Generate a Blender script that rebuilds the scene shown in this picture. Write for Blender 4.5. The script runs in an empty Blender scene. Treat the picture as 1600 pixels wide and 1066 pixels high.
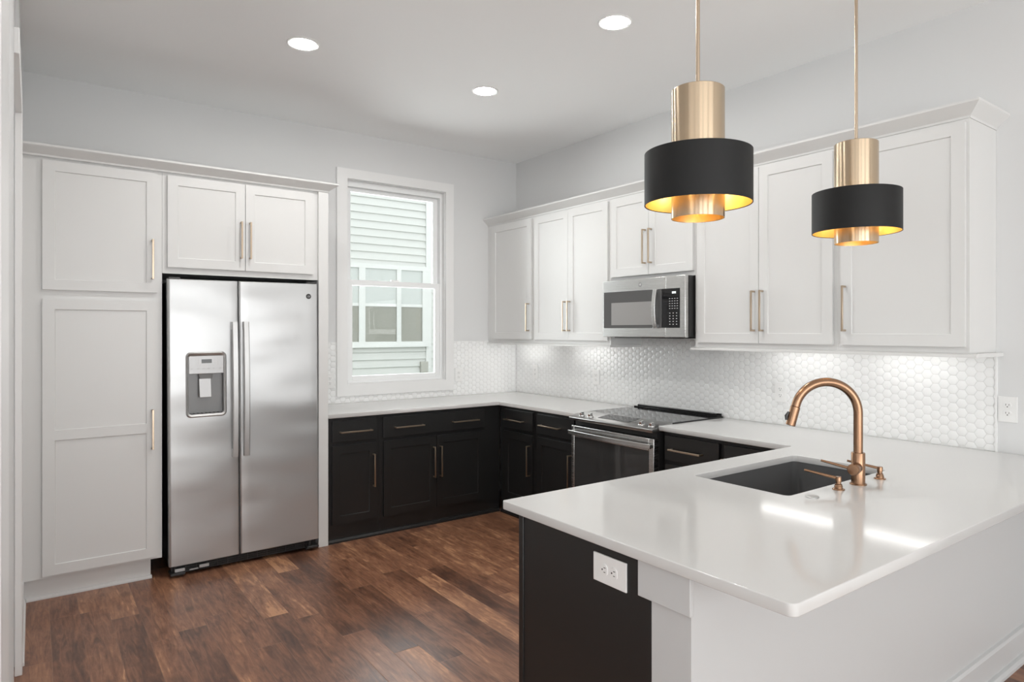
import bpy, bmesh, math, random
from mathutils import Vector, Matrix
random.seed(7)
S = bpy.context.scene
COL = S.collection
PI = math.pi

# ------------------------------------------------------------------ camera
cam_d = bpy.data.cameras.new('camera'); cam = bpy.data.objects.new('camera', cam_d); COL.objects.link(cam)
FPX, U0, V0, YAW = 1032.99, 824.75, 516.94, 36.855
cam_d.sensor_fit = 'HORIZONTAL'; cam_d.sensor_width = 36.0
cam_d.lens = 36.0 * FPX / 1600.0
cam_d.shift_x = (800.0 - U0) / 1600.0
cam_d.shift_y = (V0 - 533.0) / 1600.0
cam_d.clip_start = 0.01
cam.location = (-3.7137, -5.1405, 1.496)
cam.rotation_euler = (PI / 2, 0, -math.radians(YAW))
S.camera = cam

# ------------------------------------------------------------------ world, exposure
w = bpy.data.worlds.new('world'); S.world = w; w.use_nodes = True
bg = w.node_tree.nodes['Background']
bg.inputs[0].default_value = (0.93, 0.97, 1.0, 1); bg.inputs[1].default_value = 2.2
S.view_settings.view_transform = 'Standard'; S.view_settings.look = 'None'
S.view_settings.gamma = 1.0; S.view_settings.use_curve_mapping = False
S.view_settings.exposure = 0.0
S.cycles.use_denoising = True
S.cycles.max_bounces = 10; S.cycles.diffuse_bounces = 6; S.cycles.glossy_bounces = 5
S.cycles.sample_clamp_indirect = 6.0
S.cycles.caustics_reflective = False; S.cycles.caustics_refractive = False

def area(name, loc, rot, sx, sy, power, col=(1, 1, 1)):
    l = bpy.data.lights.new(name, 'AREA'); l.shape = 'RECTANGLE'; l.size = sx; l.size_y = sy
    l.energy = power; l.color = col
    o = bpy.data.objects.new(name, l); COL.objects.link(o); o.location = loc; o.rotation_euler = rot
    return o
# daylight entering through the window openings of the living area behind the camera, with added fill lamps for the ceiling
UPT = math.radians(38)
for x in (-6.3, -4.0, -1.7):
    area('daylight', (x, -9.05, 1.35), (PI / 2, 0, 0), 1.8, 2.3, 42, (1.0, 0.99, 0.98))
    area('ceiling_fill', (x, -9.05, 0.75), (PI / 2 + UPT, 0, 0), 1.8, 0.9, 6, (1.0, 0.99, 0.98))  # added lamp tilted upwards to brighten the dark ceiling
for y in (-7.6, -5.2):
    area('daylight', (-7.55, y, 1.85), (PI / 2, 0, -PI / 2), 1.6, 1.3, 2, (1.0, 0.99, 0.98))
    area('ceiling_fill', (-7.55, y, 0.75), (PI / 2 + UPT, 0, -PI / 2), 1.6, 0.9, 2, (1.0, 0.99, 0.98))  # same added ceiling fill from the left side
# daylight through the kitchen window
area('daylight', (-1.15, 0.42, 2.0), (-PI / 2, 0, 0), 1.5, 1.9, 60, (0.96, 0.98, 1.0))

# ------------------------------------------------------------------ materials
def mat(name, col, rough=0.5, metal=0.0, **kw):
    m = bpy.data.materials.new(name); m.use_nodes = True
    b = m.node_tree.nodes['Principled BSDF']
    b.inputs['Base Color'].default_value = (*col, 1)
    b.inputs['Roughness'].default_value = rough; b.inputs['Metallic'].default_value = metal
    for k, v in kw.items():
        b.inputs[k.replace('_', ' ')].default_value = v
    m.diffuse_color = (*col, 1)
    return m
def nd(m, t, **kw):
    n = m.node_tree.nodes.new(t)
    for k, v in kw.items(): setattr(n, k, v)
    return n
def bsdf(m): return m.node_tree.nodes['Principled BSDF']
def noise_bump(m, scale=(1, 1, 1), nscale=200, dist=0.0004, strength=0.3, detail=3, rough_var=None):
    L = m.node_tree.links
    tc = nd(m, 'ShaderNodeTexCoord'); mp = nd(m, 'ShaderNodeMapping'); mp.inputs['Scale'].default_value = scale
    L.new(tc.outputs['Object'], mp.inputs['Vector'])
    n = nd(m, 'ShaderNodeTexNoise'); n.inputs['Scale'].default_value = nscale; n.inputs['Detail'].default_value = detail
    L.new(mp.outputs[0], n.inputs['Vector'])
    bp = nd(m, 'ShaderNodeBump'); bp.inputs['Strength'].default_value = strength; bp.inputs['Distance'].default_value = dist
    L.new(n.outputs['Fac'], bp.inputs['Height']); L.new(bp.outputs[0], bsdf(m).inputs['Normal'])
    if rough_var:
        mr = nd(m, 'ShaderNodeMapRange'); mr.inputs['To Min'].default_value = rough_var[0]; mr.inputs['To Max'].default_value = rough_var[1]
        L.new(n.outputs['Fac'], mr.inputs['Value']); L.new(mr.outputs[0], bsdf(m).inputs['Roughness'])
    return n

M = {}
M['wall'] = mat('wall_paint', (0.70, 0.705, 0.705), 0.6); noise_bump(M['wall'], nscale=260, dist=0.0003, strength=0.2)
M['ceiling'] = mat('ceiling_paint', (0.90, 0.905, 0.905), 0.8); noise_bump(M['ceiling'], nscale=220, dist=0.0003, strength=0.2)
M['white'] = mat('white_cabinet_paint', (0.70, 0.70, 0.69), 0.35)
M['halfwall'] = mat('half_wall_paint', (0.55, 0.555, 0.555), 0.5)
M['trim'] = mat('white_trim_paint', (0.80, 0.80, 0.795), 0.35)
M['vinyl'] = mat('white_window_vinyl', (0.85, 0.86, 0.86), 0.35)
M['black'] = mat('black_cabinet_paint', (0.016, 0.016, 0.016), 0.33)
M['quartz'] = mat('white_quartz', (0.615, 0.61, 0.60), 0.10)
M['tile'] = mat('white_glazed_tile', (0.86, 0.865, 0.86), 0.12)
M['grout'] = mat('grout', (0.74, 0.74, 0.73), 0.8)
M['brass'] = mat('satin_champagne_bronze', (0.56, 0.45, 0.34), 0.28, 1.0)
M['copper'] = mat('rose_bronze_faucet', (0.32, 0.190, 0.118), 0.26, 1.0)
M['plastic'] = mat('white_plastic', (0.83, 0.83, 0.82), 0.3)
M['dark'] = mat('dark_slot', (0.02, 0.02, 0.02), 0.5)
M['darkgrey'] = mat('dark_grey_metal', (0.06, 0.06, 0.06), 0.4, 0.6)
M['blackglass'] = mat('black_glass', (0.012, 0.012, 0.013), 0.04, 0.0, Specular_IOR_Level=0.35)
M['ovenglass'] = mat('oven_door_glass', (0.045, 0.045, 0.045), 0.03)
M['mwglass'] = mat('microwave_window_glass', (0.10, 0.10, 0.10), 0.08)
M['mwmesh'] = mat('microwave_window_screen', (0.30, 0.295, 0.29), 0.25)
M['shade_black'] = mat('black_lampshade_fabric', (0.010, 0.010, 0.010), 0.55, 0.0, Specular_IOR_Level=0.3)
M['shade_gold'] = mat('gold_foil_lining', (0.95, 0.74, 0.38), 0.35, 1.0)
M['sink'] = mat('black_granite_composite', (0.11, 0.11, 0.112), 0.25); noise_bump(M['sink'], nscale=900, dist=0.0003, strength=0.4)
M['chrome'] = mat('polished_steel', (0.75, 0.75, 0.75), 0.12, 1.0)
M['panel_grey'] = mat('dispenser_grey_plastic', (0.50, 0.50, 0.50), 0.35, 0.4)
M['recess_grey'] = mat('dispenser_recess_plastic', (0.22, 0.22, 0.22), 0.35, 0.3)
M['emblem'] = mat('grey_emblem', (0.30, 0.30, 0.30), 0.4, 0.3)
M['lcd'] = mat('lcd_screen', (0.06, 0.06, 0.06), 0.2)
M['mark'] = mat('printed_marks', (0.45, 0.45, 0.45), 0.5)
M['mark_white'] = mat('light_printed_marks', (0.6, 0.6, 0.6), 0.5)
M['siding'] = mat('white_lap_siding', (0.53, 0.53, 0.505), 0.7)
M['out_trim'] = mat('exterior_white_trim', (0.60, 0.60, 0.58), 0.6)
M['pane_low'] = mat('neighbour_dim_pane', (0.23, 0.225, 0.19), 0.05)
M['pane_high'] = mat('neighbour_pale_pane', (0.46, 0.475, 0.455), 0.08)  # blind and sky reflection painted as one opaque pale colour
M['utility'] = mat('grey_utility_box', (0.35, 0.34, 0.30), 0.5)
M['ground'] = mat('exterior_grass', (0.08, 0.12, 0.05), 0.9)
M['shoe'] = mat('glossy_black_shoe', (0.02, 0.02, 0.02), 0.15)

# brushed stainless
def steel(name, base, r0, r1, sc, wave=0.0):
    m = mat(name, base, 0.25, 1.0)
    L = m.node_tree.links
    tc = nd(m, 'ShaderNodeTexCoord'); mp = nd(m, 'ShaderNodeMapping'); mp.inputs['Scale'].default_value = sc
    L.new(tc.outputs['Object'], mp.inputs['Vector'])
    n = nd(m, 'ShaderNodeTexNoise'); n.inputs['Scale'].default_value = 1.0; n.inputs['Detail'].default_value = 4
    L.new(mp.outputs[0], n.inputs['Vector'])
    mr = nd(m, 'ShaderNodeMapRange'); mr.inputs['To Min'].default_value = r0; mr.inputs['To Max'].default_value = r1
    L.new(n.outputs['Fac'], mr.inputs['Value']); L.new(mr.outputs[0], bsdf(m).inputs['Roughness'])
    b1 = nd(m, 'ShaderNodeBump'); b1.inputs['Strength'].default_value = 0.02; b1.inputs['Distance'].default_value = 0.0002
    L.new(n.outputs['Fac'], b1.inputs['Height'])
    if wave:
        mp2 = nd(m, 'ShaderNodeMapping'); mp2.inputs['Scale'].default_value = (0.9, 0.9, 2.2)
        L.new(tc.outputs['Object'], mp2.inputs['Vector'])
        n2 = nd(m, 'ShaderNodeTexNoise'); n2.inputs['Scale'].default_value = 1.5; n2.inputs['Detail'].default_value = 1
        L.new(mp2.outputs[0], n2.inputs['Vector'])
        b2 = nd(m, 'ShaderNodeBump'); b2.inputs['Strength'].default_value = 1.0; b2.inputs['Distance'].default_value = wave
        L.new(n2.outputs['Fac'], b2.inputs['Height']); L.new(b1.outputs[0], b2.inputs['Normal'])
        L.new(b2.outputs[0], bsdf(m).inputs['Normal'])
    else:
        L.new(b1.outputs[0], bsdf(m).inputs['Normal'])
    return m
M['steel'] = steel('brushed_stainless', (0.66, 0.66, 0.65), 0.20, 0.32, (3, 3, 700))
M['steel_door'] = steel('brushed_stainless_door', (0.56, 0.565, 0.565), 0.31, 0.37, (3, 3, 700), 0.02); bsdf(M['steel_door']).inputs['Metallic'].default_value = 0.66
bsdf(M['steel_door']).inputs['Anisotropic'].default_value = 0.6; _t = nd(M['steel_door'], 'ShaderNodeTangent', direction_type='RADIAL', axis='Z'); M['steel_door'].node_tree.links.new(_t.outputs[0], bsdf(M['steel_door']).inputs['Tangent'])
M['steel_handle'] = steel('satin_steel_handle', (0.58, 0.58, 0.575), 0.34, 0.42, (3, 3, 300))
M['steel_panel'] = steel('brushed_steel_panel', (0.42, 0.42, 0.415), 0.24, 0.34, (3, 3, 500))
M['brass_tube'] = mat('brushed_brass_tube', (0.58, 0.46, 0.33), 0.26, 1.0, Anisotropic=0.9, Anisotropic_Rotation=0.25)
_t = nd(M['brass_tube'], 'ShaderNodeTangent', direction_type='RADIAL', axis='Z'); M['brass_tube'].node_tree.links.new(_t.outputs[0], bsdf(M['brass_tube']).inputs['Tangent'])
M['glow'] = mat('warm_bulb', (1, 0.8, 0.5), 0.5); bsdf(M['glow']).inputs['Emission Color'].default_value = (1, 0.80, 0.52, 1); bsdf(M['glow']).inputs['Emission Strength'].default_value = 5
M['can_glow'] = mat('downlight_lens', (1, 1, 1), 0.5); bsdf(M['can_glow']).inputs['Emission Color'].default_value = (1, 0.985, 0.96, 1); bsdf(M['can_glow']).inputs['Emission Strength'].default_value = 190
M['bar_glow'] = mat('light_bar_diffuser', (1, 1, 1), 0.5); bsdf(M['bar_glow']).inputs['Emission Color'].default_value = (1, 0.99, 0.97, 1); bsdf(M['bar_glow']).inputs['Emission Strength'].default_value = 13
M['display_glow'] = mat('microwave_clock_digits', (0.8, 0.8, 0.8), 0.5); bsdf(M['display_glow']).inputs['Emission Color'].default_value = (0.9, 1, 1, 1); bsdf(M['display_glow']).inputs['Emission Strength'].default_value = 1.2

# window glass: real pane, lets light straight through
def glass():
    m = bpy.data.materials.new('window_glass'); m.use_nodes = True
    T = m.node_tree; T.nodes.clear(); L = T.links
    o = T.nodes.new('ShaderNodeOutputMaterial'); mix = T.nodes.new('ShaderNodeMixShader')
    tr = T.nodes.new('ShaderNodeBsdfTransparent'); tr.inputs[0].default_value = (0.97, 0.985, 0.975, 1)
    gl = T.nodes.new('ShaderNodeBsdfGlossy'); gl.inputs['Roughness'].default_value = 0.0
    fr = T.nodes.new('ShaderNodeFresnel'); fr.inputs[0].default_value = 1.45
    L.new(fr.outputs[0], mix.inputs[0]); L.new(tr.outputs[0], mix.inputs[1]); L.new(gl.outputs[0], mix.inputs[2]); L.new(mix.outputs[0], o.inputs[0])
    return m
M['glass'] = glass()

# hardwood planks running along world Y
def wood_floor():
    m = mat('walnut_brown_planks', (0.15, 0.08, 0.05), 0.35)
    L = m.node_tree.links; B = bsdf(m)
    def mth(op, a, b=None, c=None):
        n = nd(m, 'ShaderNodeMath', operation=op)
        for i, v in enumerate((a, b, c)):
            if v is None: continue
            if isinstance(v, (int, float)): n.inputs[i].default_value = v
            else: L.new(v, n.inputs[i])
        return n.outputs[0]
    tc = nd(m, 'ShaderNodeTexCoord'); sp = nd(m, 'ShaderNodeSeparateXYZ'); L.new(tc.outputs['Object'], sp.inputs[0])
    x, y = sp.outputs[0], sp.outputs[1]
    W, LEN = 0.127, 1.05
    fx = mth('DIVIDE', mth('ADD', x, 20.0 + 0.024), W); row = mth('FLOOR', fx); fu = mth('SUBTRACT', fx, row)
    wn = nd(m, 'ShaderNodeTexWhiteNoise', noise_dimensions='1D'); L.new(row, wn.inputs['W'])
    fy = mth('ADD', mth('DIVIDE', mth('ADD', y, 20.0), LEN), mth('MULTIPLY', wn.outputs['Value'], 7.31)); pid = mth('FLOOR', fy); fv = mth('SUBTRACT', fy, pid)
    cb = nd(m, 'ShaderNodeCombineXYZ'); L.new(row, cb.inputs[0]); L.new(pid, cb.inputs[1])
    w2 = nd(m, 'ShaderNodeTexWhiteNoise', noise_dimensions='3D'); L.new(cb.outputs[0], w2.inputs['Vector'])
    # grain coordinates, offset per plank
    off = nd(m, 'ShaderNodeVectorMath', operation='MULTIPLY_ADD'); L.new(w2.outputs['Color'], off.inputs[0]); off.inputs[1].default_value = (37, 37, 37); L.new(tc.outputs['Object'], off.inputs[2])
    mp = nd(m, 'ShaderNodeMapping'); mp.inputs['Scale'].default_value = (38, 4.0, 38); L.new(off.outputs[0], mp.inputs['Vector'])
    g = nd(m, 'ShaderNodeTexNoise'); g.inputs['Scale'].default_value = 1.0; g.inputs['Detail'].default_value = 7; g.inputs['Roughness'].default_value = 0.65; g.inputs['Distortion'].default_value = 1.4
    L.new(mp.outputs[0], g.inputs['Vector'])
    mp3 = nd(m, 'ShaderNodeMapping'); mp3.inputs['Scale'].default_value = (9, 2.2, 9); L.new(off.outputs[0], mp3.inputs['Vector'])
    bl = nd(m, 'ShaderNodeTexNoise'); bl.inputs['Scale'].default_value = 1.0; bl.inputs['Detail'].default_value = 3; bl.inputs['Distortion'].default_value = 0.6; L.new(mp3.outputs[0], bl.inputs['Vector'])
    # scraped / burl flecks
    vo = nd(m, 'ShaderNodeTexNoise'); vo.inputs['Scale'].default_value = 1.0; vo.inputs['Detail'].default_value = 3; vo.inputs['Distortion'].default_value = 1.3
    mp4 = nd(m, 'ShaderNodeMapping'); mp4.inputs['Scale'].default_value = (20, 7, 20); L.new(off.outputs[0], mp4.inputs['Vector']); L.new(mp4.outputs[0], vo.inputs['Vector'])
    r1 = nd(m, 'ShaderNodeValToRGB'); cr = r1.color_ramp
    cr.elements[0].position = 0.0; cr.elements[0].color = (0.060, 0.027, 0.018, 1)
    cr.elements[1].position = 1.0; cr.elements[1].color = (0.52, 0.27, 0.145, 1)
    for p, c in ((0.3, (0.125, 0.055, 0.032, 1)), (0.6, (0.235, 0.106, 0.060, 1)), (0.85, (0.34, 0.165, 0.092, 1))):
        e = cr.elements.new(p); e.color = c
    tone = mth('ADD', mth('MULTIPLY', w2.outputs['Value'], 0.55), mth('MULTIPLY', mth('SUBTRACT', bl.outputs['Fac'], 0.5), 1.0))
    tone = mth('ADD', tone, mth('MULTIPLY', mth('SUBTRACT', g.outputs['Fac'], 0.5), 1.30))
    tone = mth('ADD', tone, mth('MULTIPLY', mth('SUBTRACT', vo.outputs['Fac'], 0.5), 0.55))
    tone = mth('ADD', tone, 0.30)
    L.new(tone, r1.inputs[0])
    # knots
    kn = nd(m, 'ShaderNodeTexVoronoi'); kn.inputs['Scale'].default_value = 1.0
    mpk = nd(m, 'ShaderNodeMapping'); mpk.inputs['Scale'].default_value = (3.4, 2.0, 1); L.new(tc.outputs['Object'], mpk.inputs['Vector']); L.new(mpk.outputs[0], kn.inputs['Vector'])
    kr = nd(m, 'ShaderNodeMapRange'); kr.inputs['From Min'].default_value = 0.03; kr.inputs['From Max'].default_value = 0.13; kr.inputs['To Min'].default_value = 0.45; kr.inputs['To Max'].default_value = 1.0
    L.new(kn.outputs['Distance'], kr.inputs['Value'])
    mk = nd(m, 'ShaderNodeMix', data_type='RGBA', blend_type='MULTIPLY'); mk.inputs[0].default_value = 1.0
    L.new(r1.outputs[0], mk.inputs[6]); L.new(kr.outputs[0], mk.inputs[7])
    # seams
    du = mth('MINIMUM', fu, mth('SUBTRACT', 1.0, fu)); dv = mth('MULTIPLY', mth('MINIMUM', fv, mth('SUBTRACT', 1.0, fv)), LEN / W)
    d = mth('MINIMUM', du, dv)
    seam = nd(m, 'ShaderNodeMapRange'); seam.inputs['From Min'].default_value = 0.002; seam.inputs['From Max'].default_value = 0.018; seam.inputs['To Min'].default_value = 0.35; L.new(d, seam.inputs['Value'])
    mx = nd(m, 'ShaderNodeMix', data_type='RGBA'); L.new(seam.outputs[0], mx.inputs[0]); mx.inputs[6].default_value = (0.23, 0.125, 0.080, 1); L.new(mk.outputs[2], mx.inputs[7])
    L.new(mx.outputs[2], B.inputs['Base Color'])
    rr = nd(m, 'ShaderNodeMapRange'); rr.inputs['To Min'].default_value = 0.27; rr.inputs['To Max'].default_value = 0.42; L.new(bl.outputs['Fac'], rr.inputs['Value']); L.new(rr.outputs[0], B.inputs['Roughness'])
    h = mth('ADD', mth('MULTIPLY', seam.outputs[0], 0.6), mth('ADD', mth('MULTIPLY', g.outputs['Fac'], 0.35), mth('MULTIPLY', bl.outputs['Fac'], 0.8)))
    bp = nd(m, 'ShaderNodeBump'); bp.inputs['Strength'].default_value = 0.55; bp.inputs['Distance'].default_value = 0.0016
    L.new(h, bp.inputs['Height']); L.new(bp.outputs[0], B.inputs['Normal'])
    return m
M['floor'] = wood_floor()

# ------------------------------------------------------------------ mesh helpers
class MB:
    def __init__(s): s.bm = bmesh.new()
    def box(s, x0, x1, y0, y1, z0, z1, mi=0):
        bm = s.bm
        v = [bm.verts.new(p) for p in [(x0, y0, z0), (x1, y0, z0), (x1, y1, z0), (x0, y1, z0), (x0, y0, z1), (x1, y0, z1), (x1, y1, z1), (x0, y1, z1)]]
        for q in [(3, 2, 1, 0), (4, 5, 6, 7), (0, 1, 5, 4), (1, 2, 6, 5), (2, 3, 7, 6), (3, 0, 4, 7)]:
            f = bm.faces.new([v[i] for i in q]); f.material_index = mi
        return s
    def prism(s, pts, axis, a, b):
        """extrude a closed 2D outline (list of 2-tuples) along an axis from a to b"""
        bm = s.bm
        def p3(p, t):
            return {'x': (t, p[0], p[1]), 'y': (p[0], t, p[1]), 'z': (p[0], p[1], t)}[axis]
        A = [bm.verts.new(p3(p, a)) for p in pts]; B = [bm.verts.new(p3(p, b)) for p in pts]
        n = len(pts)
        for i in range(n):
            bm.faces.new([A[i], A[(i + 1) % n], B[(i + 1) % n], B[i]])
        bm.faces.new(A[::-1]); bm.faces.new(B)
        return s
    def lathe(s, prof, c=(0, 0, 0), n=48, closed=False, mtx=None):
        bm = s.bm; rings = []
        for r, z in prof:
            if r < 1e-6:
                p = Vector((0, 0, z)); p = (mtx @ p) if mtx else p
                rings.append([bm.verts.new(p + Vector(c))])
            else:
                R = []
                for i in range(n):
                    a = 2 * PI * i / n; p = Vector((r * math.cos(a), r * math.sin(a), z)); p = (mtx @ p) if mtx else p
                    R.append(bm.verts.new(p + Vector(c)))
                rings.append(R)
        k = len(rings); rng = range(k) if closed else range(k - 1)
        for i in rng:
            A, B = rings[i], rings[(i + 1) % k]
            for j in range(n):
                if len(A) == 1 and len(B) == 1: continue
                if len(A) == 1: bm.faces.new([A[0], B[(j + 1) % n], B[j]])
                elif len(B) == 1: bm.faces.new([A[j], A[(j + 1) % n], B[0]])
                else: bm.faces.new([A[j], A[(j + 1) % n], B[(j + 1) % n], B[j]])
        return s
    def tube(s, pts, rad, n=16, cap=True):
        """round tube along points; rad number or list"""
        bm = s.bm; pts = [Vector(p) for p in pts]; rings = []
        up = Vector((0, 0, 1)); prevN = None
        for i, p in enumerate(pts):
            t = (pts[min(i + 1, len(pts) - 1)] - pts[max(i - 1, 0)]).normalized()
            if prevN is None:
                a = up if abs(t.dot(up)) < 0.9 else Vector((1, 0, 0))
                N = (a - t * a.dot(t)).normalized()
            else: N = (prevN - t * prevN.dot(t)).normalized()
            prevN = N; Bn = t.cross(N); r = rad[i] if isinstance(rad, (list, tuple)) else rad
            rings.append([bm.verts.new(p + (N * math.cos(2 * PI * k / n) + Bn * math.sin(2 * PI * k / n)) * r) for k in range(n)])
        for A, B in zip(rings, rings[1:]):
            for j in range(n): bm.faces.new([A[j], A[(j + 1) % n], B[(j + 1) % n], B[j]])
        if cap: bm.faces.new(rings[0][::-1]); bm.faces.new(rings[-1])
        return s
    def loft(s, loops, cap0=True, cap1=True):
        bm = s.bm; R = [[bm.verts.new(p) for p in lp] for lp in loops]
        n = len(loops[0])
        for A, B in zip(R, R[1:]):
            for j in range(n): bm.faces.new([A[j], A[(j + 1) % n], B[(j + 1) % n], B[j]])
        if cap0: bm.faces.new(R[0][::-1])
        if cap1: bm.faces.new(R[-1])
        return s
    def build(s, name, m, parent=None, bev=0.0, seg=2, smooth=False, recalc=True, weld=False):
        bm = s.bm
        if weld: bmesh.ops.remove_doubles(bm, verts=bm.verts, dist=1e-5)
        if recalc: bmesh.ops.recalc_face_normals(bm, faces=bm.faces)
        me = bpy.data.meshes.new(name); bm.to_mesh(me); bm.free()
        for mm in (m if isinstance(m, (list, tuple)) else [m]): me.materials.append(mm)
        o = bpy.data.objects.new(name, me); COL.objects.link(o)
        if parent: o.parent = parent
        if bev:
            b = o.modifiers.new('bevel', 'BEVEL'); b.width = bev; b.segments = seg; b.limit_method = 'ANGLE'; b.angle_limit = math.radians(35)
            b.harden_normals = False
        if smooth or bev:
            for p in me.polygons: p.use_smooth = True
            bmx = bmesh.new(); bmx.from_mesh(me)
            for e in bmx.edges:
                if len(e.link_faces) == 2 and e.calc_face_angle(0) > math.radians(35): e.smooth = False
            bmx.to_mesh(me); bmx.free()
        return o
def thing(name, label, cat, loc=(0, 0, 0), rotz=0.0, group=None):
    o = bpy.data.objects.new(name, None); COL.objects.link(o); o.location = loc; o.rotation_euler = (0, 0, rotz)
    o.empty_display_size = 0.1; o['label'] = label; o['category'] = cat
    if group: o['group'] = group
    return o
def tag(o, label, cat, group=None):
    o['label'] = label; o['category'] = cat
    if group: o['group'] = group
    return o
def struct(o, label=None, cat=None):
    o['kind'] = 'structure'
    if label: o['label'] = label; o['category'] = cat
    return o
def rrect(x0, x1, y0, y1, r, n=6):
    out = []
    for cx, cy, a0 in ((x1 - r, y0 + r, -90), (x1 - r, y1 - r, 0), (x0 + r, y1 - r, 90), (x0 + r, y0 + r, 180)):
        for i in range(n + 1):
            a = math.radians(a0 + 90 * i / n); out.append((cx + r * math.cos(a), cy + r * math.sin(a)))
    return out
def copy_tree(root):
    r = root.copy(); COL.objects.link(r)
    for ch in list(root.children):
        c = ch.copy(); COL.objects.link(c); c.parent = r
        for g in ch.children:
            d = g.copy(); COL.objects.link(d); d.parent = c
    return r
R90 = -PI / 2     # furniture against the right wall: local x runs along world -Y, local y = world X
CEIL = 3.10

# ------------------------------------------------------------------ room shell
struct(MB().box(-8, 0.14, -9.2, 0.14, -0.06, 0).build('floor', M['floor']), 'dark brown hardwood plank floor of the kitchen', 'floor')
struct(MB().box(-8, 0.14, -9.2, 0.14, CEIL, CEIL + 0.1).build('ceiling', M['ceiling']), 'smooth white ceiling with recessed lights', 'ceiling')
WX0, WX1, WZ0, WZ1 = -1.700, -0.767, 1.050, 2.739       # window rough opening
b = MB().box(-8, WX0, 0, 0.14, 0, CEIL).box(WX1, 0.14, 0, 0.14, 0, CEIL).box(WX0, WX1, 0, 0.14, 0, WZ0).box(WX0, WX1, 0, 0.14, WZ1, CEIL)
wall_back = struct(b.build('wall_back', M['wall']), 'light grey painted wall with the window', 'wall')
wall_right = struct(MB().box(0, 0.14, -9.2, 0, 0, CEIL).build('wall_right', M['wall']), 'light grey painted wall behind the range', 'wall')
# left wall: ends as a cased opening beside the viewpoint
wl = MB().box(-3.95, -3.762, -1.42, 0, 0, CEIL).box(-3.95, -3.775, -2.30, -1.42, 2.46, CEIL).box(-3.95, -3.7635, -3.80, -2.30, 0, CEIL)
struct(wl.build('wall_left', M['wall']), 'light grey painted wall beside the tall pantry', 'wall')
struct(MB().box(-8, -3.95, -3.80, -3.68, 0, CEIL).build('wall_hall', M['wall']), 'painted wall of the adjoining room', 'wall')
wf = MB()
for a, c in ((-8, -7.2), (-5.4, -4.9), (-3.1, -2.6), (-0.8, 0.0)): wf.box(a, c, -9.2, -9.06, 0, CEIL)
for a, c in ((-7.2, -5.4), (-4.9, -3.1), (-2.6, -0.8)): wf.box(a, c, -9.2, -9.06, 0, 0.2).box(a, c, -9.2, -9.06, 2.5, CEIL)
struct(wf.build('wall_front', M['wall']), 'far wall of the living area with tall windows', 'wall')
wo = MB()
for a, c in ((-9.2, -8.4), (-6.8, -6.0), (-4.4, -3.43)): wo.box(-7.7, -7.56, a, c, 0, CEIL)
for a, c in ((-8.4, -6.8), (-6.0, -4.4)): wo.box(-7.7, -7.56, a, c, 0, 0.2).box(-7.7, -7.56, a, c, 2.5, CEIL)
struct(wo.build('wall_living', M['wall']), 'outer wall of the living area', 'wall')
# door casing in the left wall, and cased end of the wall by the viewpoint
d = thing('door_1', 'white door casing in the left wall beside the pantry', 'door', (0, 0, 0)); d['kind'] = 'structure'
MB().prism([(-2.299, 2.44), (-1.53, 2.44), (-1.53, 0), (-1.435, 0), (-1.435, 2.53), (-2.299, 2.53)], 'x', -3.775, -3.748).build('door_casing', M['trim'], d, 0.003)
MB().box(-3.83, -3.79, -2.295, -1.535, 0.005, 2.435).build('door_panel', M['trim'], d, 0.003)
MB().box(-3.7635, -3.7535, -3.80, -3.35, 0, CEIL - 0.001).build('trim_1', M['trim'], None, 0.003)
struct(bpy.data.objects['trim_1'], 'white casing at the end of the left wall nearest the viewpoint', 'trim')
bb = MB().prism([(-3.762, 0), (-3.741, 0), (-3.743, 0.012), (-3.750, 0.02), (-3.750, 0.125), (-3.756, 0.135), (-3.762, 0.135)], 'y', -1.435, -0.56)
struct(bb.build('baseboard_left', M['trim']), 'white baseboard on the left wall by the pantry', 'baseboard')

# half wall under the peninsula overhang
PX = -2.392
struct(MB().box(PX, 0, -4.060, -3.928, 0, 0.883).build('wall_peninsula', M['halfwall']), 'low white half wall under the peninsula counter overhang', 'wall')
ap = MB().box(PX - 0.014, PX, -4.068, -3.890, 0.781, 0.8835)
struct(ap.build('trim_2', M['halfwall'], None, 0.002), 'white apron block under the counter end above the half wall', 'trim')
bb = MB().prism([(-4.060, 0), (-4.103, 0), (-4.102, 0.012), (-4.092, 0.022), (-4.078, 0.024), (-4.078, 0.118), (-4.072, 0.130), (-4.060, 0.133)], 'x', PX, -0.001)
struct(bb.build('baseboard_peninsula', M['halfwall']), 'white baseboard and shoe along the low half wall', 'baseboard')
bb = MB().box(-0.016, 0, -9.0, -4.105, 0, 0.135)
struct(bb.build('baseboard_right', M['trim'], None, 0.003), 'white baseboard on the right wall beyond the peninsula', 'baseboard')

# ------------------------------------------------------------------ window
win = thing('window_1', 'white double hung window between the fridge and the corner', 'window', (0, 0, 0)); win['kind'] = 'structure'
c = MB()
cx0, cx1, cz0, cz1, iw = -1.773, -0.701, 0.970, 2.802, 0.088
c.box(cx0, cx1, -0.020, 0, cz1 - 0.078, cz1).box(cx0, cx1, -0.020, 0, cz0, cz0 + 0.093).box(cx0, cx0 + iw, -0.020, 0, cz0 + 0.093, cz1 - 0.078).box(cx1 - 0.081, cx1, -0.020, 0, cz0 + 0.093, cz1 - 0.078)
c.build('window_casing', M['trim'], win)
ix0, ix1, iz0, iz1 = cx0 + iw, cx1 - 0.081, cz0 + 0.093, cz1 - 0.078
j = MB().box(WX0 + .001, ix0 + 0.004, 0, 0.135, WZ0, WZ1).box(ix1 - 0.004, WX1 - .001, 0, 0.135, WZ0, WZ1).box(ix0 + 0.004, ix1 - 0.004, 0, 0.135, iz1 - 0.004, WZ1).box(ix0 + 0.004, ix1 - 0.004, 0, 0.135, WZ0, iz0 + 0.004)
j.build('window_jamb', M['trim'], win)
f = MB()
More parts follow.
